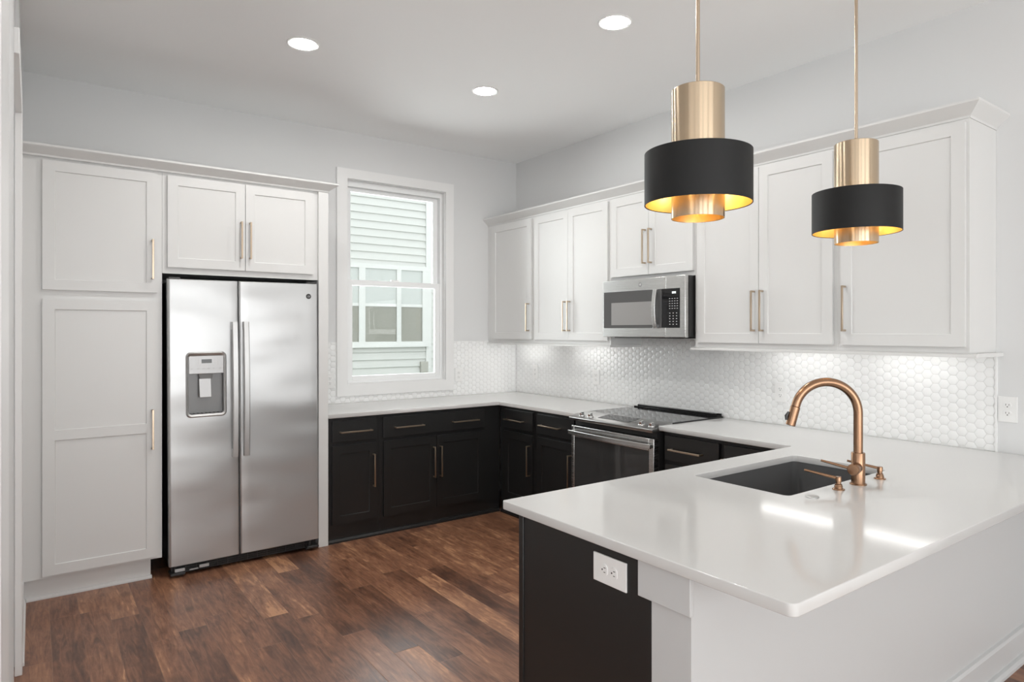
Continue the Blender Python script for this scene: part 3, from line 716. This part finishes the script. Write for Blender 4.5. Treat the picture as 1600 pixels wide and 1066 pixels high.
def fhandle(xc, par, tag_):
    # flat bowed bar on short brackets
    b_ = MB(); n = 24; za, zb = 0.700, 1.553; ls = []
    for i in range(n + 1):
        u = i / n; z = za + (zb - za) * u; bow = 0.014 * (1 - (2 * u - 1) ** 2)
        y = YD - 0.036 - bow
        ls.append([(xc - 0.017, y + 0.010, z), (xc - 0.017, y + 0.003, z), (xc - 0.013, y, z), (xc + 0.013, y, z), (xc + 0.017, y + 0.003, z), (xc + 0.017, y + 0.010, z)])
    b_.loft(ls)
    for z in (za + 0.0, zb - 0.05): b_.box(xc - 0.015, xc + 0.013, YD - 0.030, YD + 0.002, z, z + 0.05)
    b_.build('handle', M['steel_handle'], par, smooth=True)
fhandle(-0.084, dl, 'L'); fhandle(-0.017, dr, 'R')
# dispenser, built inside the freezer door
fr = MB(); o_, i_ = [], []
oo = rrect(DX0 - 0.012, DX1 + 0.012, DZ0 - 0.012, DZ1 + 0.012, 0.030); ii = rrect(DX0 + 0.004, DX1 - 0.004, DZ0 + 0.008, DZ1 - 0.010, 0.018); mm_ = rrect(DX0 - 0.004, DX1 + 0.004, DZ0 - 0.004, DZ1 + 0.004, 0.024)
fr.loft([[(p[0], YD + 0.001, p[1]) for p in oo], [(p[0], YD - 0.007, p[1]) for p in mm_], [(p[0], YD - 0.002, p[1]) for p in ii], [(p[0], YD + 0.045, p[1]) for p in ii]], False, False)
fr.build('dispenser_frame', M['steel_handle'], dl, smooth=True)
rc = MB()
rz0, rz1 = DZ0 + 0.004, 1.232
rc.box(DX0 + 0.002, DX1 - 0.002, YD + 0.040, YD + 0.046, rz0, DZ1)        # back of the recess
prf = [(DX0 + 0.002, YD - 0.001), (DX0 + 0.002, YD + 0.040), (DX0 + 0.010, YD + 0.046)]
rc.box(DX0 + 0.001, DX0 + 0.006, YD, YD + 0.045, rz0, DZ1); rc.box(DX1 - 0.006, DX1 - 0.001, YD, YD + 0.045, rz0, DZ1); rc.box(DX0 + 0.002, DX1 - 0.002, YD, YD + 0.045, rz0 - 0.006, rz0 + 0.002)
rc.build('dispenser_recess', M['recess_grey'], dl)
cp = MB().box(DX0 + 0.006, DX1 - 0.006, YD - 0.001, YD + 0.030, rz1, DZ1 - 0.012).build('control_panel', M['panel_grey'], dl, 0.002)
MB().box(DX0 + 0.077, DX0 + 0.135, YD - 0.002, YD, 1.297, 1.321).build('display', M['lcd'], cp)
b_ = MB()
for k, xx in enumerate((0.022, 0.058, 0.088, 0.117, 0.146, 0.183)): b_.box(DX0 + xx - 0.006, DX0 + xx + 0.006, YD - 0.0018, YD, 1.261, 1.266)
for xx, zz in ((0.022, 1.322), (0.060, 1.316), (0.060, 1.300), (0.149, 1.316), (0.149, 1.300)): b_.box(DX0 + xx - 0.003, DX0 + xx + 0.003, YD - 0.0018, YD, zz - 0.002, zz + 0.002)
b_.box(DX0 + 0.045, DX0 + 0.170, YD - 0.0016, YD, 1.2830, 1.2838); b_.box(DX0 + 0.045, DX0 + 0.0458, YD - 0.0016, YD, 1.2838, 1.330); b_.box(DX0 + 0.1692, DX0 + 0.170, YD - 0.0016, YD, 1.2838, 1.330)
b_.build('panel_marks', M['mark'], cp)
MB().loft([[(DX0 + 0.06, YD + 0.006, 1.235), (DX0 + 0.145, YD + 0.006, 1.235), (DX0 + 0.145, YD + 0.040, 1.235), (DX0 + 0.06, YD + 0.040, 1.235)], [(DX0 + 0.068, YD + 0.010, 1.200), (DX0 + 0.138, YD + 0.010, 1.200), (DX0 + 0.138, YD + 0.040, 1.200), (DX0 + 0.068, YD + 0.040, 1.200)]]).build('water_chute', M['recess_grey'], dl, 0.002)
MB().loft([[(DX0 + 0.064, YD + 0.012, 1.203), (DX0 + 0.132, YD + 0.012, 1.203), (DX0 + 0.132, YD + 0.018, 1.203), (DX0 + 0.064, YD + 0.018, 1.203)], [(DX0 + 0.066, YD + 0.004, 1.085), (DX0 + 0.134, YD + 0.004, 1.085), (DX0 + 0.134, YD + 0.010, 1.085), (DX0 + 0.066, YD + 0.010, 1.085)]]).build('dispenser_paddle', M['panel_grey'], dl, 0.002)
b_ = MB().box(DX0 + 0.008, DX1 - 0.008, YD + 0.002, YD + 0.038, rz0 + 0.002, rz0 + 0.008)
b_.build('drip_tray', M['dark'], dl)
b_ = MB()
for k in range(8): b_.box(DX0 + 0.018 + k * 0.023, DX0 + 0.030 + k * 0.023, YD + 0.004, YD + 0.036, rz0 + 0.008, rz0 + 0.0095)
b_.build('drip_tray_grille', M['recess_grey'], dl)
# round emblem
def emblem(par, c, axis_m, r, name='emblem', mm=None):
    e = MB().lathe([(0, 0.0), (r, 0.0), (r, 0.0012), (r * 0.86, 0.0018), (r * 0.80, 0.0012), (0, 0.0012)], c, 32, mtx=axis_m).build(name, mm or M['darkgrey'], par, smooth=True)
    return e
def text_mesh(txt, size, m, parent, loc, rot, ext=0.0003, name='lettering', shear=0.0):
    cu = bpy.data.curves.new(name, 'FONT'); cu.body = txt; cu.size = size; cu.align_x = 'CENTER'; cu.align_y = 'CENTER'; cu.extrude = ext; cu.shear = shear
    tmp = bpy.data.objects.new('tmp', cu); COL.objects.link(tmp); dg = bpy.context.evaluated_depsgraph_get()
    me = bpy.data.meshes.new_from_object(tmp.evaluated_get(dg)); bpy.data.objects.remove(tmp); me.materials.clear(); me.materials.append(m); me.name = name
    o = bpy.data.objects.new(name, me); COL.objects.link(o); o.parent = parent; o.location = loc; o.rotation_euler = rot
    return o
mY = Vector((0, -1, 0)).to_track_quat('Z', 'Y').to_matrix()
e = emblem(dr, (0.392, YD + 0.0015, 1.726), mY, 0.0175)
text_mesh('GE', 0.017, M['panel_grey'], e, (0.392, YD - 0.0008, 1.726), (PI / 2, 0, 0), shear=0.3)
# base grille, hinge, feet
g = MB()
g.box(-FR + 0.015, FR - 0.012, -0.600, -0.590, 0.012, 0.068)
g.build('base_panel', M['dark'], t)
g = MB()
for z in (0.026, 0.038, 0.050): g.box(-FR + 0.06, FR - 0.05, -0.628, -0.624, z, z + 0.0022)
for k in range(14): g.box(-FR + 0.09 + k * 0.06, -FR + 0.093 + k * 0.06, -0.630, -0.623, 0.024, 0.058)
g.build('base_grille', M['darkgrey'], t)
g = MB()
for xa in (-FR + 0.03, -FR + 0.165): g.box(xa, xa + 0.055, -0.640, -0.628, 0.034, 0.052)
g.box(-FR + 0.11, -FR + 0.16, -0.638, -0.630, 0.030, 0.036)
g.build('grille_clip', M['panel_grey'], t, 0.001)
for xa in (-FR + 0.005, FR - 0.085): MB().box(xa, xa + 0.08, -0.655, -0.560, 0.018, 0.032).tube([(xa + 0.028, -0.62, 0.032), (xa + 0.028, -0.62, 0.068)], 0.008, 12).build('bottom_hinge', M['darkgrey'], t, 0.002)
for xa in (-FR + 0.07, FR - 0.07): MB().tube([(xa, -0.60, 0.0), (xa, -0.60, 0.04)], 0.011, 14).build('foot', M['darkgrey'], t)
for xa in (-FR + 0.006, FR - 0.07): MB().box(xa, xa + 0.064, -0.640, -0.50, 1.8125, 1.824).build('top_hinge', M['darkgrey'], t, 0.003)

# ------------------------------------------------------------------ microwave (local frame of the right wall)
mc = (1.6376 + 2.3923) / 2; W2 = (2.3923 - 1.6376) / 2
t = thing('microwave', 'stainless over-the-range microwave under the short wall cabinet', 'microwave', (0, -mc, 1.4524), R90)
X = lambda v: v - mc
ym = -0.410
MB().box(-W2 + 0.002, W2 - 0.002, -0.362, -0.002, 0.004, 0.3985).build('body', M['darkgrey'], t, 0.002)
MB().box(-W2 + 0.001, W2 - 0.001, -0.376, -0.363, 0.006, 0.3965).build('face_gasket', M['dark'], t)
seam = X(2.229)
dd = MB().box(-W2, seam - 0.0008, ym, -0.377, 0.0, 0.3987).build('door', M['steel'], t, 0.004, 3)
pp = MB().box(seam + 0.0008, W2, ym, -0.377, 0.0, 0.3987).build('control_side', M['steel'], t, 0.004, 3)
MB().box(X(1.650), X(2.196), ym - 0.0015, ym + 0.003, 0.062, 0.318).build('door_glass', M['mwglass'], dd, 0.001)
MB().box(X(1.728), X(2.120), ym - 0.0022, ym, 0.083, 0.240).build('door_screen', M['mwmesh'], dd)
cpn = MB().box(X(2.196), X(2.350), ym - 0.002, ym + 0.003, 0.062, 0.318).build('control_panel', M['blackglass'], pp, 0.002)
b_ = MB(); n = 20; ls = []
xc = X(2.155)
for i in range(n + 1):
    u = i / n; z = 0.060 + 0.257 * u; y = ym - 0.024 - 0.016 * (1 - (2 * u - 1) ** 2)
    ls.append([(xc - 0.016, y + 0.009, z), (xc - 0.016, y + 0.003, z), (xc - 0.012, y, z), (xc + 0.012, y, z), (xc + 0.016, y + 0.003, z), (xc + 0.016, y + 0.009, z)])
b_.loft(ls)
for z in (0.062, 0.293): b_.box(xc - 0.012, xc + 0.012, ym - 0.018, ym, z, z + 0.022)
b_.build('handle', M['steel'], dd, smooth=True)
e = emblem(dd, (X(2.004), ym + 0.0005, 0.3565), mY, 0.0155, mm=M['emblem'])
text_mesh('GE', 0.015, M['plastic'], e, (X(2.004), ym - 0.0018, 0.3565), (PI / 2, 0, 0), shear=0.3)
b_ = MB()
for k in range(4): b_.box(X(2.287) + k * 0.0085, X(2.287) + k * 0.0085 + 0.005, ym - 0.0026, ym - 0.0019, 0.284, 0.297)
b_.build('clock_display', M['display_glow'], cpn)
b_ = MB()
for rr_ in range(5):
    for k in range(4): b_.box(X(2.262) + k * 0.021, X(2.262) + k * 0.021 + 0.010, ym - 0.0025, ym - 0.0019, 0.250 - rr_ * 0.016, 0.2535 - rr_ * 0.016)
b_.build('keypad_legend', M['mark_white'], cpn); b_ = MB()
for rr_ in range(5):
    for k in range(3): b_.box(X(2.264) + k * 0.028, X(2.264) + k * 0.028 + 0.008, ym - 0.0025, ym - 0.0019, 0.155 - rr_ * 0.018, 0.160 - rr_ * 0.018)
b_.build('number_legend', M['mark_white'], cpn)
MB().box(-W2 + 0.06, W2 - 0.06, -0.35, -0.08, -0.008, 0.004).build('bottom_vent', M['darkgrey'], t, 0.002)

# ------------------------------------------------------------------ range
rc_ = (1.607 + 2.385) / 2; RW = (2.385 - 1.607) / 2 - 0.001
t = thing('range', 'stainless slide-in electric range with black glass cooktop', 'range', (0, -rc_, 0), R90)
X = lambda v: v - rc_
MB().box(-RW + 0.004, RW - 0.004, -0.640, -0.03, 0.05, 0.880).build('body', M['darkgrey'], t)
MB().box(-RW, RW, -0.520, -0.012, 0.9145, 0.9215).box(-RW + 0.006, RW - 0.006, -0.515, -0.014, 0.880, 0.9145).build('cooktop', M['blackglass'], t, 0.001)
MB().box(-RW + 0.01, RW - 0.01, -0.070, -0.013, 0.9215, 0.9300).box(-RW + 0.03, RW - 0.03, -0.052, -0.030, 0.9300, 0.9400).box(-RW + 0.01, RW - 0.01, -0.024, -0.013, 0.9300, 0.9400).build('rear_vent_trim', M['blackglass'], t, 0.002)
cpn = MB().prism([(-0.520, 0.9225), (-0.520, 0.884), (-0.655, 0.872), (-0.702, 0.874), (-0.706, 0.880), (-0.706, 0.893), (-0.700, 0.897)], 'x', -RW, RW).build('control_panel', M['steel_panel'], t, 0.002)
def slope(yy): return 0.897 + (0.9225 - 0.897) * (yy + 0.700) / 0.180
b_ = MB()
a, c_ = X(1.835), X(2.125)
zz0, zz1 = slope(-0.645), slope(-0.535)
vs = [(a, -0.645, zz0 + 0.0002), (c_, -0.645, zz0 + 0.0002), (c_, -0.535, zz1 + 0.0002), (a, -0.535, zz1 + 0.0002)]
b_.loft([vs, [(p[0], p[1], p[2] + 0.0012) for p in vs]])
b_.build('touch_display', M['blackglass'], cpn)
b_ = MB()
for k in range(7):
    yy = -0.60 - 0.012 * (k % 2); zq = slope(yy) + 0.0016; b_.box(a + 0.05 + k * 0.028, a + 0.062 + k * 0.028, yy - 0.002, yy + 0.002, zq, zq + 0.0003)
b_.build('display_marks', M['mark'], cpn)
ang = math.atan2(0.9225 - 0.897, 0.180)
for yk in (1.690, 1.775, 2.250, 2.335):
    yy = -0.655; zq = slope(yy); mk = Matrix.Rotation(ang, 3, 'X')
    k_ = MB().lathe([(0, 0), (0.0215, 0), (0.0215, 0.006), (0.019, 0.009), (0, 0.009)], (X(yk), yy, zq), 28, mtx=mk)
    r_ = Matrix.Rotation(0.35, 3, 'Z')
    lo_ = []
    for (zz, w_) in ((0.009, 0.0085), (0.026, 0.0075)):
        lo_.append([tuple(Vector((X(yk), yy, zq)) + mk @ (r_ @ Vector(p))) for p in ((-w_, -0.019, zz), (w_, -0.019, zz), (w_, 0.019, zz), (-w_, 0.019, zz))])
    k_.loft(lo_)
    k_.build('knob', M['chrome'], t, 0.0015)
# vent strip under the panel and oven door
MB().box(-RW + 0.01, RW - 0.01, -0.652, -0.641, 0.838, 0.878).build('vent_strip', M['dark'], t)
od = MB().box(-RW + 0.002, X(1.6375), -0.684, -0.642, 0.170, 0.834).box(X(2.336), RW - 0.006, -0.684, -0.642, 0.170, 0.834).box(X(1.6375), X(2.336), -0.684, -0.642, 0.757, 0.834).box(X(1.6375), X(2.336), -0.684, -0.642, 0.170, 0.235).build('oven_door', M['steel'], t, 0.003)
MB().box(X(1.6375), X(2.336), -0.681, -0.650, 0.235, 0.757).build('oven_window', M['ovenglass'], od)
b_ = MB()
for k in range(6):
    xa = -RW + 0.05 + k * 0.115; b_.box(xa, xa + 0.095, -0.676, -0.664, 0.8335, 0.8345)
b_.build('door_vent_slots', M['dark'], od)
b_ = MB(); ls = []
for i in range(25):
    u = i / 24; x = -RW - 0.001 + (2 * RW - 0.008) * u; y = -0.716 - 0.020 * (1 - (2 * u - 1) ** 2)
    ls.append([(x, y + 0.014, 0.776), (x, y, 0.776), (x, y, 0.804), (x, y + 0.014, 0.804)])
b_.loft(ls)
for xa in (-RW + 0.004, RW - 0.036): b_.box(xa, xa + 0.024, -0.706, -0.684, 0.779, 0.801)
b_.build('oven_handle', M['steel'], od, 0.002)
MB().box(-RW + 0.002, RW - 0.006, -0.684, -0.642, 0.055, 0.160).build('storage_drawer', M['steel'], t, 0.003)
for xa in (-RW + 0.05, RW - 0.05):
    for ya in (-0.60, -0.08): MB().tube([(xa, ya, 0), (xa, ya, 0.05)], 0.015, 12).build('foot', M['dark'], t)

# ------------------------------------------------------------------ pendants
def pendant(x, y, label):
    zb = 1.843                         # bottom rim of the brass cylinder
    t = thing('pendant_light', label, 'pendant light', (x, y, CEIL), 0, 'pendants above the peninsula')
    Z = lambda v: v - CEIL
    MB().lathe([(0, 0), (0.060, 0), (0.060, -0.020), (0.057, -0.024), (0, -0.024)]).build('canopy', M['brass_tube'], t, smooth=True)
    MB().lathe([(0.0062, -0.024), (0.0062, Z(2.235)), (0.0, Z(2.235))], n=20).build('rod', M['brass'], t, smooth=True)
    R1, R2 = 0.0805, 0.163
    zt = 2.240
    MB().lathe([(0, Z(zt)), (R1 - 0.002, Z(zt)), (R1, Z(zt) - 0.002), (R1, Z(zb)), (R1 - 0.0015, Z(zb)), (R1 - 0.0015, Z(zt) - 0.003), (0, Z(zt) - 0.003)], n=96).build('cylinder', M['brass_tube'], t, smooth=True)
    MB().lathe([(R1 - 0.002, Z(zb) + 0.001), (R1 - 0.002, Z(zt) - 0.004), (0, Z(zt) - 0.004)], n=96).build('cylinder_lining', M['shade_gold'], t, smooth=True)
    sb, stp = 1.886, 2.045
    MB().lathe([(R2, Z(sb)), (R2, Z(stp)), (R2 - 0.0025, Z(stp)), (R2 - 0.0025, Z(sb))], n=96, closed=True).build('shade', M['shade_black'], t, smooth=True)
    MB().lathe([(R2 - 0.0030, Z(sb) + 0.0015), (R2 - 0.0030, Z(stp) - 0.0015), (R2 - 0.0035, Z(stp) - 0.0015), (R2 - 0.0035, Z(sb) + 0.0015)], n=96, closed=True).build('shade_lining', M['shade_gold'], t, smooth=True)
    b_ = MB()
    for k in range(3):
        a = 2 * PI * k / 3 + 0.5; ca, sa = math.cos(a), math.sin(a)
        b_.tube([(ca * (R1 - 0.001), sa * (R1 - 0.001), Z(2.01)), (ca * (R2 - 0.003), sa * (R2 - 0.003), Z(2.01))], 0.002, 8)
    b_.build('shade_spider', M['brass'], t)
    s_ = MB().lathe([(0, Z(zt) - 0.01), (0.018, Z(zt) - 0.01), (0.018, Z(zt) - 0.07), (0, Z(zt) - 0.07)], n=24).build('socket', M['plastic'], t)
    MB().lathe([(0, Z(2.170)), (0.013, Z(2.168)), (0.016, Z(2.150)), (0.029, Z(2.105)), (0.030, Z(2.090)), (0.022, Z(2.068)), (0.0, Z(2.058))], n=28).build('bulb', M['glow'], s_, smooth=True)
    for k in range(4):
        a = 2 * PI * k / 4 + 0.2
        l = bpy.data.lights.new('pendant_lamp', 'POINT'); l.energy = 0.22; l.color = (1, 0.80, 0.48); l.shadow_soft_size = 0.012
        lo_ = bpy.data.objects.new('pendant_lamp', l); COL.objects.link(lo_); lo_.parent = t; lo_.location = (0.12 * math.cos(a), 0.12 * math.sin(a), Z(1.975))
    l = bpy.data.lights.new('pendant_lamp', 'POINT'); l.energy = 0.35; l.color = (1, 0.82, 0.52); l.shadow_soft_size = 0.02
    lo_ = bpy.data.objects.new('pendant_lamp', l); COL.objects.link(lo_); lo_.parent = t; lo_.location = (0, 0, Z(2.03))
    return t
pendant(-2.0667, -3.82, 'black drum pendant with brass cylinder, hanging over the free end of the peninsula')
pendant(-1.0920, -3.82, 'black drum pendant with brass cylinder, hanging near the faucet and the end wall cabinet')

# ------------------------------------------------------------------ recessed ceiling lights
def can(x, y, label, lens='can_glow'):
    t = thing('recessed_light', label, 'ceiling light', (x, y, CEIL), 0, 'recessed ceiling lights')
    MB().lathe([(0.088, 0.0), (0.088, -0.003), (0.082, -0.006), (0.072, -0.004), (0.072, 0.0)], n=48, closed=True).build('trim_ring', M['trim'], t, smooth=True)
    MB().lathe([(0, -0.0025), (0.0715, -0.0025), (0.0715, -0.0005), (0, -0.0005)], n=48).build('lens', M[lens], t)
can(-2.503, -1.433, 'lit round recessed ceiling light toward the pantry side')
can(-1.292, -1.433, 'lit round recessed ceiling light nearest the room corner')
can(-1.292, -2.664, 'lit round recessed ceiling light beside the left pendant rod')
can(-2.503, -2.664, 'added unseen recessed ceiling light above the kitchen floor, beyond the top edge of the view')  # unseen light following the grid spacing, added to light the kitchen

# ------------------------------------------------------------------ outlets
def outlet(loc, rotz, label, roll=0.0, w_=0.078, h_=0.122):
    t = thing('outlet', label, 'outlet', loc, rotz, 'white duplex outlets')
    if roll: t.rotation_mode = 'XYZ'; t.rotation_euler = (0, roll, rotz)
    pl = MB().box(-w_ / 2, w_ / 2, -0.006, 0.0, -h_ / 2, h_ / 2).build('cover_plate', M['plastic'], t, 0.002, 3)
    for s_ in (-1, 1):
        rp = MB().prism([(0.0165 * math.cos(2 * PI * k / 24), max(-0.0135, min(0.0135, 0.0165 * math.sin(2 * PI * k / 24))) + s_ * 0.0195) for k in range(24)], 'y', -0.0085, -0.004).build('receptacle', M['plastic'], t, 0.0006)
        sl = MB().box(-0.0075, -0.0055, -0.0088, -0.008, s_ * 0.0195 - 0.001, s_ * 0.0195 + 0.007).box(0.0055, 0.0075, -0.0088, -0.008, s_ * 0.0195 - 0.001, s_ * 0.0195 + 0.006)
        sl.tube([(0, -0.0088, s_ * 0.0195 - 0.007), (0, -0.008, s_ * 0.0195 - 0.007)], 0.0026, 10)
        sl.build('slots', M['dark'], rp)
    MB().tube([(0, -0.0072, 0), (0, -0.0055, 0)], 0.003, 12).build('screw', M['plastic'], pl)
    return t
outlet((-0.0075, -2.807, 1.116), R90, 'white outlet on the tile right of the range, behind the faucet')
outlet((0.0, -3.994, 1.122), R90, 'white outlet on the painted wall at the far right, past the tile')
outlet((-0.0075, -0.315, 1.119), R90, 'white outlet on the tile just right of the room corner')
outlet((-0.0075, -1.134, 1.115), R90, 'white outlet on the tile below the two-door cabinet left of the range')
outlet((-0.645, -0.0075, 1.100), 0, 'white outlet on the tile right of the window')
outlet((-1.829, -0.0075, 1.100), 0, 'white outlet on the tile between the fridge panel and window')
outlet((PX, -3.772, 0.809), R90, 'sideways white outlet on the black peninsula end panel', PI / 2, 0.082, 0.134)
# baseboard wraps round the half wall end
# ------------------------------------------------------------------ neighbouring house outside the window
YN = 3.0
t = thing('neighbour_house', 'white clapboard house wall seen through the kitchen window', 'building', (0.0, YN, 0.0))
b_ = MB(); z = -0.3; exp = 0.101
while z < 5.6:
    b_.prism([(0.0, z), (-0.022, z), (-0.004, z + exp), (0.0, z + exp)], 'x', -5.0, 0.62); b_.prism([(0.0, z), (-0.022, z), (-0.004, z + exp), (0.0, z + exp)], 'x', 0.70, 4.0); z += exp
b_.box(-5.0, 4.0, 0.0, 0.2, -0.3, 5.6)
b_.build('siding', M['siding'], t)
MB().box(0.62, 0.70, -0.030, 0.0, -0.3, 5.6).build('batten', M['out_trim'], t)
wf_ = MB(); zb_, zt_, = 1.352, 2.310
wf_.box(-1.90, 0.63, -0.045, 0.0, zt_, zt_ + 0.06).box(-1.90, 0.63, -0.045, 0.0, zb_ - 0.055, zb_).box(-1.92, 0.65, -0.065, 0.0, zb_ - 0.075, zb_ - 0.055)
cols = [(-1.90, -1.84), (-1.18, -1.10), (-0.69 - 0.05, -0.69 + 0.03), (-0.354, -0.267), (0.176, 0.241), (0.558, 0.63)]
cols = [(-1.90, -1.82), (-1.30, -1.22), (-0.83, -0.75), (-0.354, -0.267), (0.176, 0.241), (0.558, 0.63)]
for a, c_ in cols: wf_.box(a, c_, -0.042, 0.0, zb_, zt_)
for (a, c_), (a2, c2) in zip(cols, cols[1:]): wf_.box(c_, a2, -0.036, 0.0, 1.815, 1.853)
wf_.build('window_frame', M['out_trim'], t)
for (a, c_), (a2, c2) in zip(cols, cols[1:]):
    MB().box(c_, a2, -0.026, -0.023, zb_, 1.815).build('pane', M['pane_low'], t); MB().box(c_, a2, -0.026, -0.023, 1.853, zt_).build('pane', M['pane_high'], t)
MB().box(0.530, 0.645, -0.045, -0.015, 0.925, 1.075).build('utility_box', M['utility'], t, 0.004)
struct(MB().box(-9, 6, 0.145, 12, -0.35, -0.30).build('ground_outside', M['ground'])) 

tag(MB().box(-7.0, -1.0, -8.6, -5.7, 0.0, 0.015).build('bounce_rug', mat('cream_bounce_rug', (0.7, 0.68, 0.64), 0.9), None, 0.004), 'large cream rug added out of view on the living area floor to bounce light', 'rug')  # unseen rug added to bounce light upwards and brighten reflections
